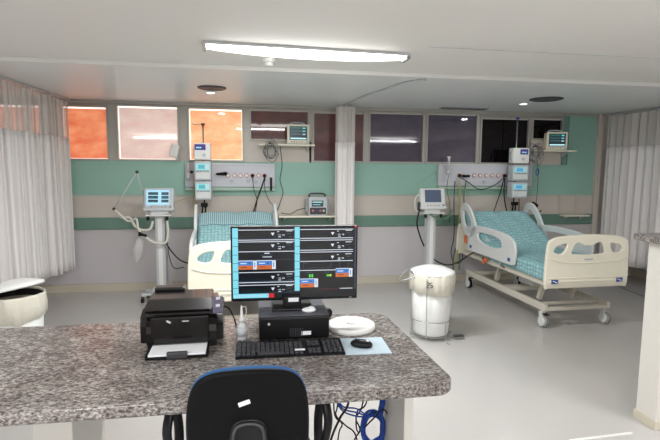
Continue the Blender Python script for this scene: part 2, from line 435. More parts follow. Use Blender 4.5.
lamp_fixture('unseen tube lamp added behind the camera for room light, left', (-2.3, .1, 2.53), 0, 84)  # this and the next two: out-of-view lamps added to light the room
lamp_fixture('unseen tube lamp added behind the camera for room light, right', (3.8, .3, 2.53), 0, 76)
lamp_fixture('unseen tube lamp added far behind the camera for room light', (.6, -1.9, 2.53), 0, 96)
r = thing('smoke_detector', 'small round white detector on the ceiling beneath the long lamp', 'smoke detector', (.135, 3.97, 2.53))
MB().lathe([(.048, 0), (.05, -.012), (.047, -.032), (.036, -.036), (.034, -.04)]).build('base', 'white', r)
MB().lathe([(.03, -.038), (.034, -.046), (.032, -.062), (.02, -.068), (.001, -.068)]).build('sensor_head', 'white', r)
def downlight(label, loc, on):
    r = thing('downlight', label, 'downlight', loc, 0)
    MB().lathe([(.062, 0), (.065, -.004), (.06, -.01), (.05, -.008), (.05, 0)]).build('rim', 'white', r)
    MB().lathe([(.05, -.003), (.03, -.012), (.001, -.014)]).build('lens', DLM, r)
    ld = bpy.data.lights.new('spot_bulb', 'AREA'); ld.shape = 'DISK'; ld.size = .10; ld.energy = on*1.2; lo = bpy.data.objects.new('spot_bulb', ld); C.objects.link(lo); lo.parent = r; lo.location = (0, 0, -.03)
DLM = mat('downlight_lens', (250, 250, 250), .4, emit=(255, 255, 255), es=3)
downlight('small lit round downlight in the soffit above the left bed', (-.462, 5.70, 2.5), 3)
downlight('small lit round downlight in the soffit above the right bed', (3.43, 5.80, 2.5), 3)
def grille(label, loc, rx):
    r = thing('ceiling_speaker', label, 'ceiling speaker', loc, 0)
    MB().lathe([(rx, 0), (rx, -.008), (rx*.9, -.014), (rx*.86, -.01)]).build('rim', 'dgrey', r)
    g = MB().lathe([(rx*.87, -.006), (.001, -.007)])
    g.mi = 1
    for q in (.75, .6, .45, .3, .15): g.lathe([(rx*q, -.0065), (rx*q+.004, -.011), (rx*q+.008, -.0065)])
    g.build('grille', ['dark', 'dgrey'], r)
grille('dark round speaker grille in the soffit above the left bed', (-.42, 5.36, 2.5), .15)
grille('dark round speaker grille in the soffit above the right bed', (3.46, 5.36, 2.5), .19)
r = thing('ceiling_vent', 'flat slotted ceiling vent near the purple tinted windows', 'vent', (2.9, 6.40, 2.5))
MB().bb(-.34, .34, -.06, .06, -.012, 0, .003).build('frame', 'grey', r)
v = MB()
for k in range(5): v.bb(-.32, .32, -.05+k*.022, -.042+k*.022, -.016, -.011)
v.build('slats', 'dgrey', r)

# ------------------------------------------------------------------- beds
def make_bed(label, loc, rz):
    r = thing('hospital_bed', label, 'hospital bed', loc, rz)
    b = MB()
    for sx in (-1, 1): b.box((sx*.37, .99, .215), (.045, 1.80, .075), .01)
    b.box((0, .12, .20), (.74, .05, .04), .008).box((0, .24, .225), (.70, .03, .03), .006).box((0, 1.84, .21), (.74, .05, .05), .008).box((0, .95, .22), (.70, .12, .05), .008)
    b.build('base_frame', 'metalp', r)
    cs = {}
    for sx in (-1, 1):
        for y in (.14, 1.84):
            c = MB(); c.box((sx*.37, y+.02, .145), (.05, .05, .04), .008).box((sx*.37-.026, y, .09), (.008, .06, .09), .004).box((sx*.37+.026, y, .09), (.008, .06, .09), .004)
            c.cyl((sx*.37, y+.02, .12), (sx*.37, y+.02, .19), .014)
            o = c.build('caster', 'bedwhite', r)
            q = MB(); q.cyl((sx*.37-.018, y-.01, .066), (sx*.37+.018, y-.01, .066), .065, n=28)
            q.build('tyre', 'grey' if y < 1 else 'black', o)
            MB().cyl((sx*.37-.034, y-.01, .066), (sx*.37+.034, y-.01, .066), .05, n=28).build('hub', 'bedwhite', o)
            if sx < 0: MB().box((sx*.37, y-.05, .15), (.05, .06, .012), .004).build('brake_pedal', 'black', o)
    for y in (.42, 1.35):
        for sx in (-1, 1):
            l = MB(); l.box((sx*.2, y, .36), (.05, .05, .32), .006, Matrix.Rotation(.35, 3, 'X'))
            l.build('lift_strut', 'metalp', r)
    l = MB(); l.box((0, .9, .38), (.22, .3, .22), .02).build('actuator_housing', 'bedwhite', r)
    p = MB()
    for sx in (-1, 1):
        p.box((sx*.40, 1.0, .485), (.04, 1.95, .05), .006)
    for y in (.06, .6, 1.15, 1.95): p.box((0, y, .485), (.8, .04, .04), .004)
    p.box((0, .62, .525), (.86, 1.1, .03), .008)
    p.build('platform', 'metalp', r)
    a = math.radians(30); hy, hz = 1.17, .54
    p = MB(); p.box((0, hy+.40*math.cos(a), hz+.40*math.sin(a)), (.86, .80, .03), .008, Matrix.Rotation(a, 3, 'X'))
    p.box((0, hy+.42, .60), (.05, .5, .04), .004, Matrix.Rotation(.35, 3, 'X'))
    p.build('backrest_platform', 'metalp', r)
    # mattress
    prof = [(.06, .545)]+[(hy-.02, .545), (hy+.82*math.cos(a), .545+.82*math.sin(a)), (hy+.82*math.cos(a)-.12*math.sin(a), .545+.82*math.sin(a)+.12*math.cos(a)), (hy-.05, .665), (.06, .665)]
    MB().prism(prof, -.43, .43, .018).build('mattress', 'sheet_plain', r)
    # footboard
    out = smooth_loop([(-.465, 0), (-.47, .22), (-.455, .42), (-.42, .475), (-.30, .505), (0, .52), (.30, .505), (.42, .475), (.455, .42), (.47, .22), (.465, 0), (.40, -.012), (0, -.015), (-.40, -.012)], 5)
    holes = [smooth_loop([(-.395, .345), (-.40, .385), (-.35, .43), (-.25, .445), (-.245, .40), (-.275, .34), (-.33, .325)], 4),
             smooth_loop([(-.20, .33), (-.185, .40), (-.14, .455), (-.08, .445), (-.05, .425), (.05, .425), (.08, .445), (.14, .455), (.185, .40), (.20, .33), (.12, .315), (0, .31), (-.12, .315)], 4),
             smooth_loop([(.395, .345), (.40, .385), (.35, .43), (.25, .445), (.245, .40), (.275, .34), (.33, .325)], 4)]
    T = Matrix.Translation((0, 0, .475)) @ Matrix.Rotation(PI/2, 4, 'X')
    fb = plate('footboard', out, holes, .036, 'cream', r, T, .010)
    q = MB(); q.tube([(-.44, -.02, .475+.29), (-.3, -.02, .475+.25), (0, -.02, .475+.235), (.3, -.02, .475+.25), (.44, -.02, .475+.29)], .006, 6)
    q.box((0, -.02, .475+.085), (.88, .012, .008), .003).box((0, -.02, .475+.05), (.88, .012, .02), .004)
    q.build('moulding', 'cream', fb)
    MB().box((0, -.021, .475+.275), (.10, .006, .018), .002).build('badge', 'lgrey', fb)
    for sx in (-1, 1):
        q = MB(); q.box((sx*.375, -.027, .475+.05), (.075, .004, .042), .001); q.mi = 1
        q.box((sx*.375-.012, -.0295, .475+.055), (.03, .002, .008)).box((sx*.375+.014, -.0295, .475+.045), (.026, .002, .010)); q.build('label_sticker', ['bluelabel', 'white'], fb)
    for sx in (-1, 1): MB().cyl((sx*.3, .02, .48), (sx*.3, .06, .48), .02).build('board_bracket', 'metalp', r)
    T = Matrix.Translation((0, 2.05, .475)) @ Matrix.Rotation(PI/2, 4, 'X')
    plate('headboard', [(x, y*.85) for x, y in out], [], .036, 'cream', r, T, .010)
    MB().box((0, 2.0, .50), (.5, .09, .04), .006).build('board_bracket', 'metalp', r)
    for sx in (-1, 1):
        # rail along the thighs: plane (y,z)
        T = Matrix.Translation((sx*.485, 0, 0)) @ Matrix(((0, 0, 1, 0), (1, 0, 0, 0), (0, 1, 0, 0), (0, 0, 0, 1)))
        o1 = smooth_loop([(.54, .63), (.53, .78), (.60, .865), (.80, .91), (1.2, .925), (1.52, .90), (1.60, .80), (1.66, .63), (1.62, .585), (1.2, .585), (.62, .585)], 5)
        h1 = smooth_loop([(.80, .74), (.84, .83), (.98, .86), (1.2, .865), (1.38, .85), (1.40, .77), (1.25, .715), (1.0, .70)], 4)
        sr = plate('foot_side_rail', o1, [h1], .034, 'bedwhite', r, T, .010)
        MB().box((sx*.505, 1.12, .79), (.012, .09, .035), .004).build('rail_grip', 'lgrey', sr)
        for y in (.63, 1.57):
            MB().box((sx*.5045, y, .635), (.003, .05, .04), .001).build('label_sticker', 'bluelabel', sr)
        for y in (.85, 1.3): MB().tube([(sx*.485, y, .60), (sx*.47, y, .52), (sx*.40, y, .49)], .013, 8).build('rail_arm', 'steel', sr)
        o2 = smooth_loop([(1.46, .86), (1.52, .98), (1.62, 1.10), (1.74, 1.18), (1.86, 1.18), (1.92, 1.10), (1.90, .98), (1.84, .86), (1.74, .78), (1.58, .76)], 5)
        h2 = smooth_loop([(1.58, .93), (1.64, 1.02), (1.74, 1.10), (1.83, 1.10), (1.84, 1.0), (1.78, .90), (1.68, .85)], 4)
        hr = plate('head_side_rail', o2, [h2], .034, 'bedwhite', r, T, .010)
        MB().box((sx*.505, 1.64, .87), (.01, .10, .05), .004, Matrix.Rotation(.6, 3, 'X')).build('control_pad', 'lgrey', hr)
        MB().tube([(sx*.485, 1.6, .79), (sx*.47, 1.55, .74), (sx*.40, 1.5, .70)], .015, 8).build('rail_arm', 'steel', hr)
        h = MB().box((sx*.465, 1.25, .50), (.03, .11, .05), .012, Matrix.Rotation(-.6, 3, 'X')); tag(h.build('release_lever', 'orange', r), 'orange release lever')
        h = MB().box((sx*.475, 1.78, .70), (.03, .05, .11), .012, Matrix.Rotation(-.3, 3, 'X')); tag(h.build('release_lever', 'orange', r), 'orange release lever')
    return r
def sheet(label, bed_loc, rz, fold):
    """cloth over mattress: follows the flat part and the raised back, hangs over both sides"""
    a = math.radians(30)
    path = [(.05, .672), (.2, .675), (.6, .678), (1.08, .676), (1.15, .694), (1.4, .834), (1.7, 1.003), (1.81, 1.066), (1.84, 1.072), (1.875, 1.04)]
    Q = []
    for (y0, z0), (y1, z1) in zip(path, path[1:]):
        for k in range(6): Q.append((y0+(y1-y0)*k/6, z0+(z1-z0)*k/6))
    Q.append(path[-1])
    rnd = random.Random(len(label))
    def cross(u, y, z):  # u -1..1 across
        w_ = .447; s_ = abs(u)
        drop = .14
        if s_ < .76: x = u/.76*(w_-.01); dz = .004*math.sin(y*23+u*9)+.005*math.sin(u*17+y*6)
        else:
            k = (s_-.76)/.24; x = math.copysign(w_+.004*math.sin(y*40), u); dz = -.012-k*drop
        return Vector((x, y, z+dz))
    r = thing('bed_sheet', label, 'bed sheet', bed_loc, rz)
    bm = bmesh.new(); N = 50; G = []
    for y, z in Q: G.append([bm.verts.new(cross(-1+2*j/N, y, z+.002)) for j in range(N+1)])
    uvl = bm.loops.layers.uv.new('UVMap'); uvc = {}
    acc = 0
    for i, row in enumerate(G):
        if i: acc += (Vector(Q[i])-Vector(Q[i-1])).length
        for j, v in enumerate(row): uvc[v] = ((-1+2*j/N)*.58, acc)
    for A, B in zip(G, G[1:]):
        for j in range(N):
            f = bm.faces.new((A[j], A[j+1], B[j+1], B[j])); f.smooth = True
    bmesh.ops.recalc_face_normals(bm, faces=bm.faces)
    for f in bm.faces:
        for l in f.loops: l[uvl].uv = uvc[l.vert]
    me = bpy.data.meshes.new('cover'); bm.to_mesh(me); bm.free(); me.materials.append(M['sheet'])
    o = bpy.data.objects.new('cover', me); C.objects.link(o); o.parent = r
    s = o.modifiers.new('s', 'SOLIDIFY'); s.thickness = .004; s.offset = 1
    if fold:
        bm = bmesh.new(); G = []
        pts = [(y, z) for y, z in Q if y > 1.55]
        for y, z in pts: G.append([bm.verts.new(cross(-.80+1.6*j/N, y, z+.014)) for j in range(N+1)])
        for A, B in zip(G, G[1:]):
            for j in range(N):
                f = bm.faces.new((A[j], A[j+1], B[j+1], B[j])); f.smooth = True
        me = bpy.data.meshes.new('striped_fold'); bm.to_mesh(me); bm.free(); me.materials.append(M['stripe'])
        o = bpy.data.objects.new('striped_fold', me); C.objects.link(o); o.parent = r; tag(o, 'striped teal fold')
        s = o.modifiers.new('s', 'SOLIDIFY'); s.thickness = .01; s.offset = 1
    return r
BR = ((3.40, 4.40, 0), math.radians(1.2)); BL = ((-.10, 4.36, 0), math.radians(3.6))
make_bed('cream hospital bed by the right curtain, its footboard and casters in full view', *BR)
make_bed('cream hospital bed at left, half hidden behind the desktop monitor and printer', *BL)
sheet('patterned teal sheet on the right bed', *BR, fold=False)
sheet('teal sheet with striped fold on the bed behind the monitor', *BL, fold=True)

# ------------------------------------------------------------------- bins
def make_bin(label, loc, rz, tilt, mark, gap):
    r = thing('waste_bin', label, 'bin', loc, rz)
    MB().lathe([(.001, .05), (.165, .05), (.172, .06), (.188, .30), (.203, .62), (.20, .62), (.18, .30), (.165, .07), (.001, .065)]).build('body', 'binwhite', r)
    rnd = random.Random(4); ph = [rnd.uniform(0, 6) for _ in range(5)]
    def fn(t, rr, z, k):
        w_ = .004*math.sin(5*t+ph[0])+.003*math.sin(13*t+ph[1]+z*20)+.002*math.sin(23*t+ph[2])
        return rr+w_*(.4+.3*min(k, 3)), z+.012+(.018*math.sin(2*t+ph[3])+.006*math.sin(8*t+ph[4]) if k >= 5 else .0)
    ln = MB().lathe([(.195, .58), (.203, .64), (.213, .648), (.219, .63), (.222, .56), (.218, .46), (.209, .455)], fn=fn, n=90)
    ln = ln.build('bin_liner', 'liner', r)
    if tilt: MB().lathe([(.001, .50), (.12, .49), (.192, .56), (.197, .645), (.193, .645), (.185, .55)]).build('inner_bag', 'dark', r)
    if mark:
        mk = MB()
        def ring_pt(a, z, q=.2335): t = math.radians(a); return (q*math.cos(t), q*math.sin(t), z)
        A = -117
        mk.tube([ring_pt(A-6, .585), ring_pt(A-3.5, .60), ring_pt(A-1, .585), ring_pt(A-3.5, .565), ring_pt(A-6.5, .548), ring_pt(A-.5, .548)], .0035, 5)
        mk.tube([ring_pt(A+6, .596), ring_pt(A+2, .590), ring_pt(A+1.5, .574), ring_pt(A+6, .572), ring_pt(A+7, .556), ring_pt(A+2, .546)], .0035, 5)
        mk.build('handwritten_mark', 'black', ln)
    T = Matrix.Translation((.21*math.cos(math.radians(150)), .21*math.sin(math.radians(150)), .655+gap)) if tilt else Matrix()
    l = MB()
    if tilt:
        l.T = Matrix.Translation((0, 0, .70)) @ Matrix.Rotation(tilt, 4, Vector((0, 1, 0))) @ Matrix.Rotation(math.radians(-6), 4, 'X')
    else: l.T = Matrix.Translation((0, 0, .655))
    l.lathe([(.20, -.012), (.215, -.012), (.219, 0), (.215, .012), (.19, .024), (.12, .05), (.05, .064), (.001, .066)])
    ld = l.build('lid', 'binwhite', r)
    s = MB()
    s.tube([(.207*math.cos(a*PI/12), .207*math.sin(a*PI/12), .20) for a in range(24)], .004, 6, True, 1)
    s.tube([(.185*math.cos(a*PI/12), .185*math.sin(a*PI/12), .046) for a in range(24)], .004, 6, True, 1)
    for d in (-70, -170, 110, 20):
        a = math.radians(d); c_, s_ = math.cos(a), math.sin(a)
        q = .225
        top = .63 if d == -170 or d == -70 and False else .20
        s.tube([(.28*c_, .28*s_, .004), (.215*c_, .215*s_, .03), (.211*c_, .211*s_, .20)], .004, 6)
    for d in (-122, -176):
        a = math.radians(d); c_, s_ = math.cos(a), math.sin(a)
        s.tube([(.211*c_, .211*s_, .03), (.211*c_, .211*s_, .20), (.236*c_, .236*s_, .44), (.238*c_, .238*s_, .64)], .004, 6)
    a = math.radians(-176); b_ = math.radians(-160)
    s.tube([(-.215, -.09, .63), (-.34, -.05, .585), (-.33, .0, .60), (-.25, .04, .665), (-.215, -.02, .665)], .007, 6, True, 2)
    s.build('wire_stand', 'wire', r)
    MB().box((.245, -.12, .035), (.10, .05, .012), .004).build('pedal', 'dgrey', r)
    return r
make_bin('white pedal bin in wire stand with marked liner, lid shut, at the desk corner', (1.735, 4.42, 0), 0, 0, True, 0)
make_bin('white bin with its lid tipped open at the left photo edge', (-1.875, 4.06, 0), 0, math.radians(-12), False, .05)

# ------------------------------------------------------------------- ventilators
def make_vent(label, loc, rz, lit):
    r = thing('ventilator', label, 'ventilator', loc, rz)
    b = MB(); b.box((0, 0, .135), (.20, .30, .10), .03); b.box((0, -.0, .10), (.52, .07, .035), .014, Matrix.Rotation(.5, 3, 'Z')).box((0, 0, .10), (.52, .07, .035), .014, Matrix.Rotation(-.5, 3, 'Z'))
    b.build('base', 'lgrey', r)
    for sx in (-1, 1):
        for sy in (-1, 1):
            x = sx*.215; y = sy*.118
            c = MB().cyl((x, y, .06), (x, y, .09), .012).box((x, y, .06), (.03, .04, .02), .004).build('caster', 'dgrey', r)
            MB().cyl((x-.012, y, .035), (x+.012, y, .035), .035).build('wheel', 'black', c)
    c = MB(); c.box((0, 0, .62), (.12, .12, .90), .018); c.mi = 1; c.box((0, -.061, .62), (.05, .006, .84), .002); c.build('column', ['lgrey', 'white'], r)
    h = MB(); h.box((0, .02, 1.11), (.22, .18, .10), .02); h.box((.0, -.03, 1.075), (.30, .20, .02), .006); h.build('gas_module', 'bedwhite', r)
    for x, cc in ((-.12, 'black'), (.10, 'black')):
        MB().cyl((x, -.10, 1.08), (x, -.13, 1.02), .018).build('hose_port', cc, r)
    RX = Matrix.Rotation(-.18, 3, 'X')
    s = MB(); s.T = Matrix.Translation((0, -.04, 1.265)) @ RX.to_4x4()
    s.box((0, 0, 0), (.35, .07, .27), .018); s.box((0, -.0, -.125), (.36, .10, .04), .012)
    sc = s.build('screen_head', 'bedwhite' if not lit else 'lgrey', r)
    s = MB(); s.T = Matrix.Translation((0, -.04, 1.265)) @ RX.to_4x4()
    if lit:
        s.box((-.01, -.036, .02), (.27, .004, .18), 0); s.mi = 1
        for x0 in (-.115, .025):
            for k in range(3): s.box((x0+.05, -.0385, .065-k*.045), (.115 if x0 < 0 else .085, .002, .034), 0)
        s.mi = 2
        for x0 in (-.115, .025):
            for k in range(3):
                s.tube([(x0+i*.009, -.0402, .060-k*.045+.010*(math.sin(i*1.6+k) if x0 < 0 else (i % 3)*.5)) for i in range(11)], .0008, 4, sub=1)
        s.build('screen', [scr('vent_screen_bright', (170, 222, 246), 1.0), scr('vent_screen_dark', (30, 62, 78), .6), scr('vent_screen_line', (150, 220, 220), 1)], r)
    else:
        s.box((.0, -.036, .03), (.23, .004, .165), 0).build('screen', [mat('dull_blue_screen', (74, 86, 108), .2, emit=(70, 84, 110), es=.25)], r)
    k = MB(); k.T = Matrix.Translation((0, -.04, 1.265)) @ RX.to_4x4()
    for i in range(5): k.box((-.08+i*.04, -.036, -.095), (.02, .006, .012), .002)
    k.cyl((.14, -.03, -.095), (.14, -.05, -.095), .014); k.build('control_keys', 'grey', r)
    # handle loops at the side
    MB().tube([(-.17, .0, 1.32), (-.21, .02, 1.26), (-.20, .03, 1.12), (-.12, .03, 1.08)], .011, 8).build('side_handle', 'white', r)
    return r
vl = make_vent('ventilator with bright lit waveform screen standing left of the left bed', (-1.12, 6.12, 0), math.radians(-4), True)
vr = make_vent('ventilator with dull blue screen standing behind the closed bin', (2.36, 6.15, 0), math.radians(3), False)
# support arm with corrugated hose of the left ventilator
def wire(name, label, cat, pts, r, m, group=None, n=8, parent=None, sub=6):
    o = MB().tube(pts, r, n, sub=sub).build(name, m, parent)
    if not parent: tag(o, label, cat, group)
    return o
def ribbed(pts, r, m, name, parent):
    return MB().tube(pts, lambda t: r*(1+.14*math.sin(t*360)), 10, sub=24).build(name, m, parent)
inv = lambda root, P: [Matrix.LocRotScale(root.location, root.rotation_euler, None).inverted() @ Vector(p) for p in P]
A = inv(vl, [at(142, 190, 6.15), at(137, 172, 6.15), at(114, 209, 6.12)])
o = MB().tube([A[0], A[1]], .008, 8, sub=1).tube([A[1], A[2]], .007, 8, sub=1).tube([A[0], (-.13, .03, 1.10)], .008, 8, sub=1).build('support_arm', 'lgrey', vl)
for p in A[1:]: MB().ball(p, .02).build('arm_knob', 'dgrey', o)
ribbed(inv(vl, [at(115, 210, 6.1), at(121, 217, 6.08), at(130, 218, 6.05), at(135, 226, 6.0), at(142, 230, 6.0), at(150, 229, 6.0), at(153, 221, 6.02)]), .015, 'hose', 'breathing_hose', vl)
ribbed(inv(vl, [at(117, 212, 6.08), at(128, 221, 6.04), at(136, 219, 6.0), at(138, 228, 5.98), at(141, 233, 5.98)]), .013, 'hose', 'breathing_hose', vl)
ribbed(inv(vl, [at(144, 236, 5.98), at(153, 242, 5.98), at(165, 243, 5.98), at(168, 234, 6.0), at(167, 220, 6.02), at(166, 214, 6.03)]), .015, 'hose', 'breathing_hose', vl)
q = inv(vl, [at(140, 234, 5.98), at(145, 236, 5.97)])
MB().cyl(q[0]+Vector((0, 0, .025)), q[0]-Vector((0, 0, .025)), .02).cyl(q[0], q[1]+Vector((.02, 0, 0)), .016).build('hose_connector', 'black', vl)
q = inv(vl, [at(140, 238, 5.98), at(137, 262, 5.98)])
MB().tube([q[0], (q[0]+q[1])/2, q[1]], lambda t: .012+.05*math.sin(PI*min(1, t*1.05))**.7, 14, sub=10).build('test_lung_bag', 'bag', vl)
wire('cable', '', '', inv(vl, [at(166, 243, 6.0), at(172, 252, 6.0), at(180, 260, 6.1), at(190, 264, 6.2)]), .008, 'black', parent=vl)
wire('cable', '', '', inv(vl, [at(167, 236, 6.02), at(169, 255, 6.02), at(174, 268, 6.05), at(184, 267, 6.1)]), .005, 'black', parent=vl)
A = inv(vr, [at(421, 205, 6.1), at(417, 222, 6.05), at(420, 236, 6.05), at(424, 246, 6.08)])
MB().tube(A, .010, 8).build('cable', 'black', vr)
MB().box(A[0]+Vector((-.02, 0, -.02)), (.05, .06, .12), .015).build('side_module', 'dgrey', vr)
ribbed(inv(vr, [at(430, 214, 6.0), at(438, 219, 6.0), at(447, 218, 6.1), at(452, 210, 6.2)]), .012, 'greenhose', 'breathing_hose', vr)

# ------------------------------------------------------------------- bed head units on the wall
def head_unit(label, x0, x1, z0, z1, outs, plugs):
    r = thing('bed_head_unit', label, 'medical wall panel', (x0, D, z0))
    W = x1-x0; H = z1-z0
    MB().bb(0, W, -.055, 0, .05, H, .01).build('panel', 'panelwhite', r)
    MB().bb(0, W, -.075, 0, 0, .045, .012).build('lower_channel', 'ledge', r)
    MB().bb(.01, W-.01, -.058, -.05, H-.035, H-.025, .001).build('groove', 'lgrey', r)
    for px in outs:
        x = at(px, 176, D-.055).x-x0
        o = MB().cyl((x, -.055, .205), (x, -.066, .205), .028, n=24).build('gas_outlet', 'red', r)
        MB().cyl((x, -.06, .205), (x, -.070, .205), .020, n=20).build('outlet_face', 'white', o)
        if px in plugs:
            MB().cyl((x, -.068, .205), (x, -.11, .20), .022, .016).build('plug', 'black', o)
    return r
hu1 = head_unit('white gas and socket panel on the wall above the left bed', -.885, .30, 1.345, 1.715, [228, 234.5, 240.5, 246.5, 252.5, 258.5, 264.5], [252.5, 264.5])
hu2 = head_unit('white gas and socket panel on the wall above the right bed', 2.64, 4.10, 1.365, 1.735, [459, 474, 480, 486, 492, 498, 504], [459, 504])
def lb(root, x, z): return (at(x, z, D-.055)-root.location)
for root, pts in ((hu1, [(232, 181), (248, 181), (256, 182)]), (hu2, [(469, 183), (484, 182), (498, 183)])):
    for x, y in pts:
        p = lb(root, x, y); s = MB().box((p.x, -.06, p.z), (.05, .012, .05), .004); s.mi = 1
        for dx in (-.011, .011): s.cyl((p.x+dx, -.067, p.z), (p.x+dx, -.0675, p.z), .004, n=8)
        s.build('socket', ['lgrey', 'black'], root)
p = lb(hu1, 222, 174); MB().cyl((p.x-.075, -.09, p.z), (p.x+.06, -.085, p.z+.005), .012, .026).cyl((p.x+.06, -.085, p.z+.005), (p.x+.06, -.055, p.z+.005), .015).build('hose_coupling', 'black', hu1)
p = lb(hu1, 271, 184); MB().box((p.x, -.075, p.z), (.03, .03, .18), .01).build('call_handset', 'black', hu1)
p = lb(hu2, 465, 176); MB().cyl((p.x-.05, -.08, p.z), (p.x+.06, -.08, p.z), .022, .016).cyl((p.x, -.08, p.z), (p.x, -.055, p.z), .015).build('hose_coupling', 'black', hu2)
# flow meters
def flowmeter(label, x, y, cup):
    P = at(x, y, D-.12); r = thing('flowmeter', label, 'flowmeter', (P.x, D-.055, P.z))
    MB().box((0, -.03, 0), (.05, .06, .05), .01).build('valve_body', 'lgrey', r)
    MB().cyl((0, -.055, .0), (0, -.055, .10), .016).ball((0, -.055, .11), .018).build('flow_tube', 'clearplastic', r)
    MB().cyl((0, -.055, -.02), (0, -.055, -.10), .03, .026).build('humidifier_cup', 'clearplastic', r)
    MB().cyl((.02, -.04, 0), (.06, -.04, 0), .014).build('knob', 'black' if not cup else 'white', r)
    if cup: MB().cyl((0, -.055, .11), (0, -.055, .155), .012, .02).cyl((0, -.055, .15), (0, -.055, .165), .028).build('tube_top', 'white', r)
flowmeter('small flowmeter with black knob left of the pumps over the left bed', 188, 172, False)
flowmeter('white flowmeter rising at the left end of the right wall panel', 449, 168, True)
MB_ = thing('wall_sensor', 'small white tilted device on the frame between pink and peach windows', 'wall device', (at(177, 152, D).x, D-.02, at(175, 151, D).z))
MB().box((0, -.01, 0), (.05, .03, .08), .006).build('wall_plate', 'white', MB_)
MB().box((-.02, -.06, 0), (.11, .09, .17), .02, Matrix.Rotation(.25, 3, 'Y')).build('cover', 'white', MB_)
MB().cyl((-.0, -.06, -.07), (.02, -.06, -.12), .02).build('nozzle', 'lgrey', MB_)

# ------------------------------------------------------------------- pole and pumps
def pump_stack(side, xpx, ys, wpx, ptop, root_hu, lab):
    Y = 6.42; X = at(xpx, 170, Y).x
    zt = at(xpx, ptop, Y).z
    r = thing('iv_pole', 'thin pole rising behind the infusion pumps over the %s bed' % side, 'pole', (X, Y+.05, 1.12))
    MB().cyl((0, 0, 0), (0, 0, zt-1.12), .010, n=12).build('pole', 'steel', r)
    MB().box((0, .0, zt-1.12), (.05, .04, .03), .01).build('pole_top', 'bluelabel' if side == 'right' else 'dgrey', r)
    MB().tube([(0, 0, zt-1.12), (-.05, -.005, zt-1.12), (-.12, 0, zt-1.125), (-.13, 0, zt-1.10)], .005, 6).build('hook', 'steel', r)
    d = D-.06-(Y+.05)
    for z in (.30, .50): MB().box((0, d/2+.005, z), (.03, d+.03, .03), .004).build('wall_bracket', 'dgrey', r)
    MB().box((0, -.03, .05), (.09, .06, .05), .01).tube([(-.02, -.03, .04), (-.03, -.03, -.06)], .012, 6, sub=1).tube([(.02, -.03, .04), (.01, -.03, -.06)], .012, 6, sub=1).build('clamp', 'black', r)
    for i, (y0, y1) in enumerate(ys):
        z0 = at(xpx, y1, Y-.07).z+.003; z1 = at(xpx, y0, Y-.07).z; H = z1-z0; W = wpx*6.4/FPX*1.0
        if i == 0:
            q = thing('feeding_pump', lab[0], 'pump', (X, Y-.03, z0))
            MB().bb(-W/2, W/2, -.07, .06, 0, H, .012).build('body', 'white', q)
            m_ = MB(); m_.bb(-W*.46 if side == 'left' else -.02, W*.20 if side == 'left' else W*.40, -.073, -.068, H*.58, H*.92); m_.mi = 1; m_.bb(-W*.38 if side == 'left' else .0, -W*.05 if side == 'left' else W*.3, -.0745, -.0725, H*.68, H*.76)
            m_.build('display', ['purple', 'cyanlab'], q)
            MB().cyl((W*.1, -.069, H*.28), (W*.1, -.078, H*.28), .022).build('rotor_dial', 'lgrey', q)
            MB().box((-W*.52, -.02, H*.5), (.02, .05, H*.6), .006).build('side_clip', 'lgrey', q)
        else:
            q = thing('infusion_pump', lab[i], 'pump', (X, Y-.03, z0), 0)
            MB().bb(-W/2, W/2, -.07, .06, .0, H-.004, .012).build('body', 'lgrey', q)
            MB().bb(-W*.42, W*.42, -.078, -.068, .02, H*.42, .006).build('door', 'bedwhite', q)
            m_ = MB(); m_.bb(-W*.40, W*.40, -.074, -.068, H*.52, H*.86); m_.mi = 1; m_.bb(-W*.26, W*.12, -.0765, -.073, H*.60, H*.80); m_.mi = 2
            m_.bb(W*.22, W*.34, -.0765, -.073, H*.60, H*.80); m_.build('display', ['cyanlab', scr('pump_lcd_%d%s' % (i, side), (90, 180, 190) if side == 'left' else (90, 150, 200), .9), 'white'], q)
            for k in range(4): MB().box((-W*.3+k*W*.2, -.080, H*.47), (W*.12, .004, .012), .002).build('button', 'grey', q)
            MB().bb(-W*.1, W*.1, .058, .075, H*.3, H*.7, .004).build('clamp', 'dgrey', q)
pump_stack('left', 203.5, [(143, 160), (161, 180.5), (181, 200)], 15.2, 124, hu1, ['white feeding pump with purple screen, top of the left pump stack', 'pale infusion pump in the middle of the left pump stack', 'pale infusion pump at the bottom of the left pump stack'])
pump_stack('right', 517, [(148, 163.5), (165, 181), (182, 198)], 18.2, 118, hu2, ['white feeding pump with purple label, top of the right pump stack', 'pale infusion pump in the middle of the right pump stack', 'pale infusion pump at the bottom of the right pump stack'])

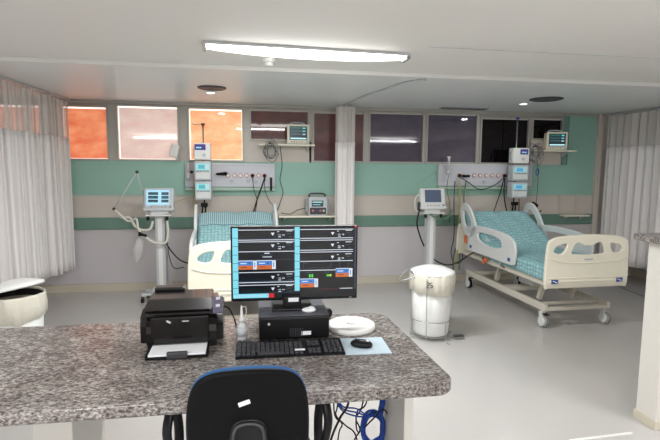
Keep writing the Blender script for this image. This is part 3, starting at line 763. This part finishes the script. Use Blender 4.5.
# ------------------------------------------------------------------- shelves and monitors
def shelf(label, x0, x1, z, dep):
    r = thing('wall_shelf', label, 'shelf', (x0, D, z))
    MB().bb(0, x1-x0, -dep, 0, -.022, 0, .004).build('board', 'cream', r)
    for x in (.08, x1-x0-.08): MB().prism([(0, -.022), (-dep*.8, -.022), (0, -.10)], x-.008, x+.008).build('bracket', 'lgrey', r)
    return r
SY = 6.40
def patient_monitor(label, x, z, y, rz, lit):
    r = thing('patient_monitor', label, 'patient monitor', (x, y, z), rz)
    MB().bb(-.135, .135, -.05, .10, .012, .255, .018).bb(-.148, .148, -.075, -.045, .004, .262, .010).build('casing', 'cream' if lit else 'metalp', r)
    for sx in (-1, 1): MB().box((sx*.1, 0, .006), (.03, .10, .012), .003).build('foot', 'dgrey', r)
    s = MB(); s.bb(-.118, .118, -.0775, -.07, .055, .235)
    s.mi = 1
    rows = [(.21, 1), (.17, 2), (.13, 3)]
    for k, (z_, mi) in enumerate(rows):
        s.mi = mi
        s.tube([(-.10+i*.0105, -.079, z_+(.012 if i % 4 == 1 else -.003 if i % 4 == 2 else 0)) for i in range(14)], .0013, 4, sub=1)
        s.box((.075, -.079, z_), (.04, .002, .018))
    s.mi = 4; s.box((0, -.079, .075), (.21, .002, .018))
    s.build('screen', [scr('pm_dark', (18, 52, 60), .55), scr('pm_green', (90, 210, 190), .9), scr('pm_cyan', (110, 190, 210), .8), scr('pm_white', (160, 200, 200), .8), scr('pm_bar', (190, 240, 244), 1)], r)
    for i in range(5): MB().box((-.09+i*.035, -.077, .03), (.022, .005, .012), .002).build('button', 'grey', r)
    MB().cyl((.115, -.072, .03), (.115, -.09, .03), .014).build('knob', 'lgrey', r)
    MB().tube([(-.09, .03, .25), (-.08, .03, .285), (.08, .03, .285), (.09, .03, .25)], .009, 8, sub=3).build('handle', 'lgrey', r)
    return r
shelf('cream wall shelf below the dark red window', at(259, 145, SY).x, at(315, 145, SY).x, at(290, 144, SY).z, D-SY)
patient_monitor('patient monitor on the shelf below the dark red window', at(298, 140, 6.45).x, at(290, 144, SY).z, 6.50, math.radians(2), True)
shelf('cream wall shelf at the far right end of the windows', at(533, 150, SY).x, at(577, 150, SY).x, at(555, 150, SY).z, D-SY)
patient_monitor('patient monitor turned slightly left on the right wall shelf', at(557, 148, 6.45).x, at(555, 150, SY).z, 6.50, math.radians(-14), True)
zS = at(305, 216, 6.36).z
shelf('low cream wall shelf under the defibrillator', at(279, 216, 6.36).x, at(338, 216, 6.36).x, zS, D-6.36)
shelf('short pale shelf low on the wall beyond the right bed', 4.60, 5.02, .985, .16)
r = thing('defibrillator', 'grey bedside defibrillator with lit screen on the low shelf', 'defibrillator', (at(317.5, 215, 6.42).x, 6.47, zS))
MB().prism([(-.10, 0), (.10, 0), (.10, .25), (-.07, .25), (-.10, .20)], -.125, .125, .012).build('casing', 'lgrey', r)
s = MB(); s.bb(-.085, .07, -.106, -.09, .125, .205); s.mi = 1; s.box((-.01, -.108, .185), (.13, .003, .012)).box((-.02, -.108, .150), (.1, .003, .006))
s.build('screen', [scr('defib_dark', (40, 90, 100), .6), scr('defib_line', (190, 236, 236), 1)], r)
MB().bb(-.11, .11, -.108, -.095, .02, .11, .004).build('control_panel', 'dgrey', r)
for x, mm in ((-.07, 'orange'), (-.02, 'bluelabel'), (.03, 'red'), (.075, 'lgrey')): MB().cyl((x, -.106, .07), (x, -.118, .07), .014).build('button', mm, r)
MB().tube([(-.10, 0, .24), (-.095, 0, .29), (.095, 0, .29), (.10, 0, .24)], .012, 8, sub=3).build('handle', 'dgrey', r)
for sx in (-1, 1): MB().box((sx*.145, 0, .13), (.04, .14, .18), .015).build('paddle_holder', 'grey', r)

# ------------------------------------------------------------------- cable tangles and hoses
def tangle(label, cx, cy, rad, seed, Y, top, m='greyc'):
    rnd = random.Random(seed); t = thing('cable_bundle', label, 'cables', at(cx, cy, Y))
    for k in range(9):
        pts = []; a0 = rnd.uniform(0, 6.28); rr = rad*rnd.uniform(.5, 1.0); ox, oz = rnd.uniform(-.03, .03), rnd.uniform(-.04, .04)
        for i in range(10):
            a = a0+i*2*PI/10; q = rr*rnd.uniform(.8, 1.1)
            pts.append((ox+q*math.cos(a)*.85, rnd.uniform(-.03, .03), oz+q*math.sin(a)*1.1))
        MB().tube(pts, .0035, 6, True).build('cable_loop', m if k % 3 else 'dgrey', t)
    for k in range(2): MB().tube([(rnd.uniform(-.03, .03), 0, rad*.8), (.03+.04*k, .03, rad*1.3), (top[0], .06, top[1])], .0035, 6).build('cable_end', m, t)
    MB().box((0, 0, rad*.9), (.03, .05, .02), .004).build('tie', 'dgrey', t)
    return t
tangle('tangle of grey sensor cables hanging below the shelf over the left bed', 270, 151, .115, 3, 6.36, (.10, .16))
tangle('tangle of grey sensor cables hanging left of the right patient monitor', 535, 154, .12, 8, 6.36, (.10, .14))
def hw(name, label, cat, pix, r_, m, Y=6.5): return wire(name, label, cat, [at(p[0], p[1], p[2] if len(p) > 2 else Y) for p in pix], r_, m)
hw('cable', 'thin black cable dropping from the gas panel to the left bed', 'cable', [(252.5, 176, 6.54), (254, 190), (257, 200), (255, 213, 6.42)], .005, 'black')
hw('cable', 'thick black cable slanting down to the left bed from the panel', 'cable', [(265, 177, 6.54), (262, 186), (257, 200), (253, 214, 6.42)], .009, 'black')
hw('cable', 'grey black cable curling down right of the left wall panel', 'cable', [(265, 178, 6.54), (265, 190), (270, 202), (277, 209), (274, 222, 6.42)], .005, 'dgrey')
hw('cable', 'black cable hanging from the left monitor shelf to the low shelf', 'cable', [(280, 146, 6.42), (282, 165), (280, 180), (283, 192), (280, 203), (276, 214, 6.5)], .006, 'dgrey')
hw('cable', 'black power cable of the defibrillator lying towards the bed', 'cable', [(307, 208, 6.45), (298, 210, 6.5), (290, 214, 6.5), (281, 213, 6.52)], .005, 'black')
hw('cable', 'thin yellowish tube running left from the lower infusion pump', 'tube', [(200, 197, 6.33), (190, 198), (178, 201, 6.3), (168, 207, 6.13)], .004, 'yellowhose')
hw('cable', 'brown cable hanging beside the left pump stack', 'cable', [(193, 174, 6.5), (194, 190), (193, 205), (195, 222, 6.5)], .005, 'yellowhose')
hw('cable', 'dark cable looping across the front of the right wall panel', 'cable', [(459, 177, 6.54), (468, 182, 6.46), (478, 189, 6.46), (488, 188, 6.46), (498, 183, 6.46), (504, 177, 6.54)], .006, 'black')
hw('cable', 'black cable slanting from the right panel to the bed head', 'cable', [(504, 178, 6.54), (501, 190), (497, 202), (493, 214, 6.4)], .007, 'black')
hw('cable', 'black cable dropping straight beside the right pump stack', 'cable', [(505, 178, 6.53), (504, 192), (505, 203), (508, 216, 6.4)], .008, 'black')
hw('cable', 'brown cable between bed head and lower right pump', 'cable', [(512, 197, 6.36), (511, 206), (511, 218, 6.35)], .006, 'yellowhose')
hw('cable', 'black cable clipped under the right pumps', 'cable', [(519, 199, 6.38), (519, 208), (518, 218, 6.35)], .006, 'black')
gl_ = hw('cable', 'grey cable falling from the right tangle with a blue loop', 'cable', [(537, 160, 6.36), (538, 175, 6.4), (537, 195, 6.4), (535, 214, 6.3)], .004, 'dgrey')
_p = at(537, 172, 6.38); MB().tube([(_p.x+.022*math.cos(a*PI/5), _p.y-.01, _p.z+.045*math.sin(a*PI/5)) for a in range(10)], .006, 6, True).build('coiled_loop', 'bluecable', gl_)
hw('hose', 'yellow green hose hanging from right panel down to the floor', 'hose', [(459, 180, 6.56), (460, 200), (459, 225), (458, 245, 6.45), (455, 262, 6.4), (452, 283, 6.5)], .012, 'yellowhose')
hw('hose', 'green hose hanging from the left end of the right panel', 'hose', [(466, 181, 6.56), (464, 196), (464, 215), (461, 240, 6.5), (459, 270, 6.5)], .010, 'greenhose')
hw('cable', 'dark cable hanging from right panel and looping above the floor', 'cable', [(455, 181, 6.55), (454, 200), (454, 235), (451, 252), (454, 262), (461, 262), (462, 252), (456, 248), (453, 262, 6.42), (454, 281, 6.4)], .007, 'dgrey')
hw('cable', 'black cable sagging from the right ventilator to the bed', 'cable', [(431, 256, 6.1), (438, 262, 6.1), (449, 265, 6.1), (460, 261, 6.1), (469, 255, 6.1), (477, 251, 6.05)], .008, 'black')
hw('cable', 'thin dark wire hanging from the flowmeter at right', 'cable', [(449, 172, 6.54), (447, 190), (450, 205), (449, 222, 6.62)], .004, 'dgrey')
hw('tube', 'thin teal tube slanting on the wall left of the right panel', 'tube', [(441, 168, 6.60), (428, 177, 6.645), (412, 187, 6.645)], .004, 'ledge')
# black pendant handset on the right bed's head rail
P = at(534, 206, 6.28); r = thing('handset', 'black handset clipped above the head rail of the right bed', 'handset', P, 0)
MB().box((0, 0, 0), (.10, .05, .10), .02, Matrix.Rotation(.5, 3, 'Y')).build('grip', 'black', r)
MB().tube([(0, 0, -.03), (.05, -.01, -.10), (.10, -.03, -.06)], .008, 6).build('cord', 'black', r)

# ------------------------------------------------------------------- counter
ct = thing('counter', 'speckled grey granite counter on white pedestals in the foreground', 'counter', (0, 1.66, 0))
o = MB(); 
out = []
T = Matrix.Translation((0, 0, .825))
pl = [(-2.4, .0)]+[(.755-.07+.07*math.sin(a*PI/12), .07-.07*math.cos(a*PI/12)) for a in range(7)]+[(.72-.10+.10*math.cos(a*PI/12), .905-.10+.10*math.sin(a*PI/12)) for a in range(7)]+[(-2.4, .905)]
plate('granite_top', pl, [], .05, 'granite', ct, T, .010)
MB().bb(-.864, -.719, .29, .71, 0, .80, .004).build('pedestal', 'plug', ct)
MB().bb(.655, .70, .29, .64, 0, .80, .004).build('pedestal', 'plug', ct)
MB().bb(-1.9, -1.75, .29, .71, 0, .80, .004).build('pedestal', 'plug', ct)
ZT = .85

# printer
pr = thing('laser_printer', 'black laser printer with paper on its open tray', 'printer', (-.322, 2.30, ZT), math.radians(1.5)); pr.scale = (.95, 1, 1)
b = MB(); b.prism([(-.16, .0), (.13, .0), (.135, .15), (.10, .195), (-.07, .195), (-.150, .168), (-.165, .11)], -.188, .188, .03); b.build('body', 'printer', pr)
MB().prism([(-.150, .164), (-.07, .194), (.11, .194), (.11, .207), (-.06, .207), (-.155, .178)], -.165, .135, .005).build('top_cover', 'printer', pr)
MB().box((-.085, .12, .212), (.15, .07, .024), .010).build('output_guide', 'printer', pr)
o = MB(); o.box((.165, -.115, .186), (.045, .10, .01), .003, Matrix.Rotation(.55, 3, 'X')); o.build('control_strip', mat('printer_panel', (96, 90, 112), .3), pr)
for k in range(2): MB().box((.165, -.13+k*.04, .186+k*.022), (.02, .016, .006), .002, Matrix.Rotation(.55, 3, 'X')).build('button', 'lgrey', pr)
MB().bb(-.135, .125, -.172, -.155, .050, .155, .006).build('front_flap', 'printer', pr)
MB().box((-.055, -.1745, .135), (.02, .004, .008), .001, Matrix.Rotation(.5, 3, 'Y')).box((.02, -.1735, .135), (.03, .003, .004)).build('badge', 'lgrey', pr)
t = MB(); t.bb(-.145, .125, -.27, -.10, .003, .016, .003).bb(-.145, -.135, -.265, -.12, .014, .022, .002).bb(.115, .125, -.265, -.12, .014, .022, .002)
t.build('paper_tray', 'black', pr)
MB().box((-.008, -.27, .020), (.09, .02, .03), .006).build('tray_stop', 'dgrey', pr)
MB().tube([(.19, .05, .13), (.215, .06, .11), (.24, .05, .06), (.25, .05, .01)], .004, 6).build('power_cable', 'black', pr)
o = tag(MB().box((0, 0, .002), (.235, .17, .008), .001).build('paper_sheets', 'paper'), 'short stack of white paper on the printer tray', 'paper')
o.location = (-.325, 2.30-.185, ZT+.0185); o.rotation_euler = (0, 0, math.radians(1.5))

# glue / gel bottle
r = thing('squeeze_bottle', 'small white squeeze bottle with long nozzle between printer and computer', 'bottle', (-.058, 2.235, ZT))
MB().lathe([(.001, 0), (.022, 0), (.025, .004), (.025, .065), (.022, .075), (.012, .085), (.012, .09)]).build('bottle', 'clearplastic', r)
MB().lathe([(.0255, .02), (.0258, .02), (.0258, .06), (.0255, .06)]).build('label_band', 'lgrey', r)
MB().lathe([(.014, .085), (.014, .105), (.008, .112), (.005, .15), (.003, .165), (.001, .166)]).tube([(.003, 0, .155), (.018, 0, .16), (.022, 0, .13), (.014, 0, .11)], .0015, 5).build('nozzle_cap', 'white', r)

# computer case
pc = thing('desktop_computer', 'flat black desktop computer lying under the monitor', 'computer', (.188, 2.34, ZT))
b = MB(); b.bb(-.165, .165, -.15, .16, .006, .115, .006); b.build('case', 'black', pc)
b = MB().bb(-.165, .165, -.145, .16, .1155, .118, .001); b.build('top_plate', mat('case_top_grey', (84, 86, 94), .32), pc)
b = MB(); b.bb(-.16, .16, -.154, -.148, .012, .108, .003)
b.mi = 1
for k in range(12): b.box((.0+k*.0, -.155, .02+k*.0), (.001, .001, .001))
for k in range(8): b.box((-.02+k*.008, -.1555, .04), (.003, .003, .04))
b.build('front_panel', ['black', 'dgrey'], pc)
MB().box((.055, -.155, .035), (.045, .002, .018)).build('sticker', 'paper', pc)
MB().cyl((-.12, -.153, .085), (-.12, -.156, .085), .006).build('power_button', 'lgrey', pc)
for sx in (-1, 1):
    for sy in (-1, 1): MB().cyl((sx*.14, sy*.12, 0), (sx*.14, sy*.12, .007), .012).build('foot', 'dgrey', pc)
r = tag(MB().ball((0, 0, .010), (.034, .026, .012)).ball((.012, .004, .016), (.018, .016, .010)).build('paper_scrap', 'paper'), 'small crumpled white scrap beside the monitor stand', 'paper scrap'); r.location = (.262, 2.25, ZT+.117)

# monitor
mo = thing('computer_monitor', 'wide black monitor showing patient waveforms on the counter', 'monitor', (.205, 2.36, ZT+.118), math.radians(-1.2))
Z0 = .032
W = .630; H = .375; x0 = -W/2; 
MB().bb(-W/2, W/2, -.012, .022, Z0, Z0+H, .006).build('bezel', 'black', mo)
MB().bb(-.20, .20, .02, .05, Z0+.08, Z0+.30, .02).build('rear_housing', 'black', mo)
st = MB(); st.box((-.018, .02, .07), (.05, .04, .14), .006).build('stand_neck', 'black', mo)
st = MB(); st.box((-.018, .0, .006), (.20, .19, .012), .006).build('stand_foot', 'black', mo)
st = MB(); st.box((-.018, -.035, .03), (.09, .05, .06), .008); st.build('stand_hinge', 'black', mo)
MB().box((-.012, -.0615, .048), (.05, .002, .020)).build('sticker', 'paper', mo)
def sx_(u): return -W/2+(u-43)/(602-43)*W
def sz_(v): return Z0+H-(v-45)/(378-45)*H
sm = [scr('scr_black', (14, 18, 24), .5), scr('scr_cyan', (128, 214, 232), 1.0), scr('scr_white', (214, 222, 232), 1.0), scr('scr_blue', (62, 128, 204), .95), scr('scr_orange', (208, 110, 52), .9), scr('scr_red', (214, 40, 44), .9), scr('scr_green', (80, 220, 80), .9), scr('scr_darkgreen', (24, 56, 44), .6), scr('scr_maroon', (110, 20, 40), .7), scr('scr_yg', (200, 230, 60), .9), scr('scr_slate', (60, 74, 96), .7)]
s = MB()
def R_(u0, v0, u1, v1, mi, lay=1):
    s.mi = mi; y = -.0125-lay*.0006
    s.bb(sx_(u0), sx_(u1), y-.0005, y, sz_(v1), sz_(v0))
R_(50, 52, 597, 366, 0, 0)
R_(51, 53, 75, 343, 1); R_(320, 50, 342, 336, 1); R_(51, 344, 205, 363, 1); R_(205, 344, 229, 363, 5)
for k in range(14): R_(58+k*10, 349, 61+k*10, 358, 2, 2)
for k in range(7): R_(52, 95+k*37, 75, 97+k*37, 10, 2)
for k in range(6): R_(321, 100+k*34, 342, 102+k*34, 10, 2)
def line(u0, u1, v, c=2, h=3): R_(u0, v, u1, v+h, c)
for v in (60, 104, 112, 155, 247, 292, 304): line(77, 318, v, 2, 3)
for v in (99, 287): line(77, 318, v, 10, 3)
line(77, 318, 192, 10, 2); line(77, 318, 340, 10, 2)
rn = random.Random(2)
def row(ua, ub, v):
    R_(ua+8, v+14, ua+118, v+16, 7, 1)
    R_(ua+10, v+6, ua+100, v+7, 7, 1)
    tu = ub-92
    for k in range(4): R_(tu-7+k*1.6, v+k*3, tu+7-k*1.6, v+k*3+3, 2, 2)
    R_(ub-72, v-6, ub-64, v-3, 2, 2)
    for k in range(7): R_(ub-72+k*5.5, v+8, ub-69+k*5.5, v+8+rn.choice([4, 6]), 2 if k % 3 else 10, 2)
    R_(ub-34, v-9, ub-6, v-6, 2, 2); R_(ub-30, v+2, ub-12, v+6, 10, 2); R_(ub-68, v+17, ub-56, v+20, 2, 2); R_(ub-20, v+16, ub-10, v+20, 10, 2)
for v in (74, 126, 266, 318): row(77, 316, v)
R_(188, 162, 210, 166, 2, 2); R_(172, 171, 226, 174, 10, 2); R_(180, 179, 220, 182, 2, 2)
def tile(u0, u1, v0):
    R_(u0, v0, u1, v0+21, 3, 2); R_(u0, v0+21, u1, v0+39, 4, 2); R_(u0, v0-1, u1, v0+2, 2, 3)
    R_(u0+8, v0+10, u0+34, v0+14, 2, 3); R_(u0+44, v0+8, u0+50, v0+14, 10, 3); R_(u0+12, v0+27, u0+36, v0+30, 8, 3)
    R_(u1, v0, u1+16, v0+39, 2, 2); R_(u1+5, v0+8, u1+9, v0+30, 3, 3)
tile(76, 139, 196); tile(156, 221, 196)
for v in (60, 99, 108, 152, 161, 202, 243): line(344, 580, v, 2, 3)
for v in (74, 126, 180): row(344, 580, v)
R_(356, 210, 376, 214, 10, 2)
for u in (358, 480, 520, 558): R_(u, 208, u+3, 232, 10, 2)
R_(370, 232, 480, 234, 10, 2)
tile(503, 563, 238); tile(344, 408, 282)
for u in (383, 394): R_(u, 262, u+8, 276, 6, 2)
R_(368, 252, 400, 255, 10, 2); R_(450, 252, 480, 255, 10, 2)
R_(462, 264, 474, 273, 6, 2); R_(475, 264, 484, 273, 9, 2)
R_(430, 329, 515, 332, 8, 2); R_(522, 328, 580, 331, 2, 2)
R_(588, 56, 594, 333, 10, 2); R_(587, 46, 597, 54, 5, 2)
s.build('screen', sm, mo)
MB().box((.28, -.0125, Z0+.008), (.012, .002, .003)).build('power_light', 'lgrey', mo)

# keyboard
kb = thing('keyboard', 'black full size keyboard lying before the computer', 'keyboard', (.157, 2.065, ZT), math.radians(-.8))
MB().prism([(-.078, .0), (.078, .0), (.078, .022), (-.078, .010)], -.237, .237, .003).build('base', 'black', kb)
kp = None; kn = 0
slope = math.atan2(.012, .156)
for row_ in range(6):
    y = -.062+row_*.0245+(.006 if row_ == 5 else 0); z = .0105+(y+.078)*.077+.004
    xsk = [-.222+k*.0206 for k in range(14)]+[.085+k*.0190 for k in range(3)]+[.153+k*.0205 for k in range(4)]
    for k, x in enumerate(xsk):
        if row_ == 0 and k in (4, 5, 6, 7, 8, 9): continue
        if row_ in (1, 2) and 14 <= k < 17 and row_ == 2: continue
        if kn >= 99: break
        if kp is None:
            m_ = MB(); m_.box((0, 0, 0), (.0165, .0185, .009), .0025); kp = m_.build('key', 'dgrey', kb); o = kp
        else: o = kp.copy(); C.objects.link(o); o.parent = kb
        o.location = (x, y, z); o.rotation_euler = (slope, 0, 0); kn += 1
MB().box((-.085, -.062, .0155), (.115, .0185, .009), .0025, Matrix.Rotation(slope, 3, 'X')).build('space_bar', 'dgrey', kb)
MB().box((.04, -.048, .0215), (.045, .016, .001), 0, Matrix.Rotation(slope, 3, 'X')).build('sticker', 'paper', kb)

mp = tag(MB().box((0, 0, .0015), (.205, .20, .003), .001).build('mouse_pad', 'mousepad'), 'pale blue mouse pad right of the keyboard', 'mouse pad'); mp.location = (.500, 2.073, ZT); mp.rotation_euler = (0, 0, math.radians(-2))
r = thing('computer_mouse', 'black mouse on the pale blue pad', 'mouse', (.482, 2.063, ZT+.003), math.radians(62))
b = MB(); b.ball((0, 0, .011), (.031, .052, .022), 24)
for v_ in b.bm.verts: v_.co.z = max(v_.co.z, 0)
b.build('shell', 'black', r)
MB().cyl((-.004, .026, .026), (.004, .026, .026), .008).build('scroll_wheel', 'dgrey', r)
MB().box((0, -.028, .030), (.016, .012, .001), 0, Matrix.Rotation(.35, 3, 'X')).build('sticker', 'paper', r)
r = thing('round_lid', 'white round plastic lid lying flat behind the mouse pad', 'lid', (.487, 2.325, ZT))
MB().lathe([(.001, .0), (.118, .0), (.123, .006), (.122, .022), (.116, .027), (.105, .024), (.04, .026), (.001, .027)]).build('disc', 'white', r)
MB().lathe([(.02, .025), (.022, .032), (.018, .034), (.001, .034)]).build('hub', 'white', r)
r = thing('webcam', 'small black device half hidden behind the computer case', 'webcam', (.385, 2.50, ZT))
MB().ball((0, 0, .03), (.035, .03, .03)).build('shell', 'black', r)

# ------------------------------------------------------------------- chair
ch = thing('office_chair', 'black office chair with blue front fabric at the counter', 'chair', (-.02, 1.62, 0))
def shield(w, h, z0):
    pts = smooth_loop([(-w*.62, z0), (-w*.93, z0+h*.18), (-w, z0+h*.50), (-w*.93, z0+h*.80), (-w*.66, z0+h*.955), (0, z0+h), (w*.66, z0+h*.955), (w*.93, z0+h*.80), (w, z0+h*.50), (w*.93, z0+h*.18), (w*.62, z0)], 6); return pts
def curved_plate(name, w, h, z0, th, y, mats, bev, crown=.035):
    T = Matrix.Rotation(PI/2, 4, 'X'); o = plate(name, shield(w, h, z0), [], th, mats, ch, T, bev)
    # triangulated fill is coarse: subdivide, then bend around the sitter's back
    bm = bmesh.new(); bm.from_mesh(o.data)
    bmesh.ops.subdivide_edges(bm, edges=[e for e in bm.edges if e.calc_length() > .06], cuts=3, use_grid_fill=True)
    bmesh.ops.triangulate(bm, faces=[f for f in bm.faces if len(f.verts) > 4])
    for v in bm.verts: v.co.y += y-crown*(1-(v.co.x/w)**2)-.10*(v.co.z-z0)
    for f in bm.faces: f.smooth = True
    bm.to_mesh(o.data); bm.free(); return o
curved_plate('backrest_shell', .183, .44, .598, .026, -.118, 'fabric_black', .012)
curved_plate('backrest_cushion', .177, .428, .600, .045, -.092, 'fabric_blue', .02)
sp = MB(); sp.tube([(0, .05, .41), (0, -.06, .42), (0, -.155, .50), (0, -.180, .62), (0, -.185, .76), (0, -.186, .84)], .01, 10, flat=(.030, .010)).build('back_support', 'black', ch)
a_ = MB(); T2 = Matrix.Translation((0, -.186, .0)) @ Matrix.Rotation(PI/2, 4, 'X')
pp = smooth_loop([(-.05, .66), (-.052, .82), (-.04, .868), (0, .883), (.04, .868), (.052, .82), (.05, .66)], 5)
plate('support_bracket', pp, [], .02, 'black', ch, T2, .007)
t = MB(); t.tube([(-.046, -.200, .74), (-.048, -.200, .82), (-.038, -.201, .864), (0, -.202, .877), (.038, -.201, .864), (.048, -.200, .82), (.046, -.200, .74)], .005, 6); t.build('bracket_rim', 'dgrey', ch)
MB().box((-.012, -.2025, .945), (.036, .003, .013), 0, Matrix.Rotation(-.3, 3, 'Y')).build('sticker', 'paper', ch)
s = MB(); 
T3 = Matrix.Translation((0, .18, .465))
plate('seat', rrect(-.23, .23, -.21, .23, .09), [], .08, 'fabric_blue', ch, T3, .03)
MB().bb(-.13, .13, .05, .3, .40, .43, .01).build('seat_plate', 'black', ch)
for sx in (-1, 1):
    x = sx*.285
    q_ = lambda y, z: (x+sx*.014*math.exp(-((z-.69)/.07)**2), y, z)
    a_ = MB(); a_.tube([q_(.315, .60), q_(.325, .69), q_(.29, .765), q_(.22, .785), q_(.15, .765), q_(.115, .69), q_(.125, .60), q_(.16, .50), q_(.22, .435), q_(.28, .50)], .01, 10, True, flat=(.019, .010)); a_.build('armrest', 'black', ch)
    MB().box((sx*.20, .20, .43), (.18, .04, .012), .003).build('arm_bracket', 'black', ch)
MB().cyl((0, .17, .10), (0, .17, .41), .028).cyl((0, .17, .10), (0, .17, .25), .036).build('gas_column', 'dgrey', ch)
for k in range(5):
    a = math.radians(18+72*k); c_, s_ = math.cos(a), math.sin(a)
    l = MB(); l.tube([(0, .17, .12), (.15*c_, .17+.15*s_, .105), (.29*c_, .17+.29*s_, .075)], lambda t: .028-.010*t, 8); lg = l.build('base_leg', 'black', ch)
    MB().cyl((.29*c_-.015*s_, .17+.29*s_+.015*c_, .03), (.29*c_+.015*s_, .17+.29*s_-.015*c_, .03), .03).build('caster', 'dgrey', lg)

# ------------------------------------------------------------------- cables under the counter
def dcab(label, pix, r_, m, Y=2.25):
    P = [at(p[0], p[1], p[2] if len(p) > 2 else Y) for p in pix]; P[0].z = .799
    return tag(MB().tube(P, r_, 7).build('cable', m), label, 'cable')
for k, (pts, rr) in enumerate([([(352, 380), (349, 400), (340, 418), (331, 440), (326, 470), (322, 520)], .006),
                               ([(342, 380), (338, 402), (336, 415), (345, 425), (356, 436), (360, 470), (362, 520)], .004),
                               ([(366, 380), (363, 402), (356, 418), (360, 430), (353, 446), (350, 500)], .004),
                               ([(370, 380), (367, 400), (357, 412), (358, 432), (372, 420, 2.2), (385, 410, 2.2), (392, 440), (394, 500)], .004),
                               ([(335, 380), (334, 410), (342, 424), (338, 440), (334, 520)], .004)]):
    dcab(['thick black cable hanging under the counter nearest the chair', 'thin black cable curving right under the counter', 'thin black cable hanging from the plug cluster', 'thin black cable passing behind the blue coil', 'thin black cable hanging straight beside the chair arm'][k], pts, rr, 'black', 2.2+.03*k)
r = thing('cable_cluster', 'knot of black plugs and cords just under the counter', 'cables', (at(367, 396, 2.2).x, 2.2, .799))
for k in range(9):
    rn = random.Random(k); x = -.035+.009*k
    MB().tube([(x, 0, 0), (x+rn.uniform(-.02, .02), rn.uniform(-.03, .03), -.10), (x+rn.uniform(-.02, .02), -.02, -.20-.03*rn.random()), (x+.02, 0, -.24), (x+rn.uniform(-.01, .03), .01, -.18)], .006, 6).build('cord', 'black', r)
MB().box((.0, 0, -.17), (.07, .05, .05), .008).box((.05, 0, -.12), (.03, .04, .08), .006).build('plug', 'black', r)
bc = thing('blue_network_cable', 'blue network cable wound in a coil under the counter', 'cable', (0, 0, 0))
cc = at(373, 427, 2.25); bc.location = (cc.x, cc.y, cc.z)
rn = random.Random(11)
for k in range(11):
    R0 = .056+rn.uniform(-.014, .014); MB().tube([(R0*math.cos(a*PI/5), rn.uniform(-.015, .015), R0*1.45*math.sin(a*PI/5)-.005) for a in range(10)], .0048, 6, True).build('coil_turn', 'bluecable', bc)
for k in range(4):
    x = .04+.008*k
    MB().tube([(x-.02, 0, .05), (x-.01, .0, .10), (x, .01, .16), (x+.005, .01, .799-cc.z)], .0042, 6).build('strand', 'bluecable', bc)
for k in range(3):
    MB().tube([(-.03, 0, .06), (-.09, -.01, .07+.02*k), (-.16, 0, .10+.012*k), (-.20, .0, .17+.02*k)], .004, 6).build('strand', 'bluecable', bc)
for k in range(3):
    MB().tube([(.05, 0, -.05), (.07+.01*k, 0, -.2), (.06, .01*k, -.35), (.05+.02*k, .01*k, -cc.z+.008)], .0042, 6).build('strand', 'bluecable', bc)

# ------------------------------------------------------------------- light
wd = bpy.data.worlds.new('world'); bpy.context.scene.world = wd; wd.use_nodes = True
wd.node_tree.nodes['Background'].inputs[0].default_value = (.8, .85, .9, 1); wd.node_tree.nodes['Background'].inputs[1].default_value = .3
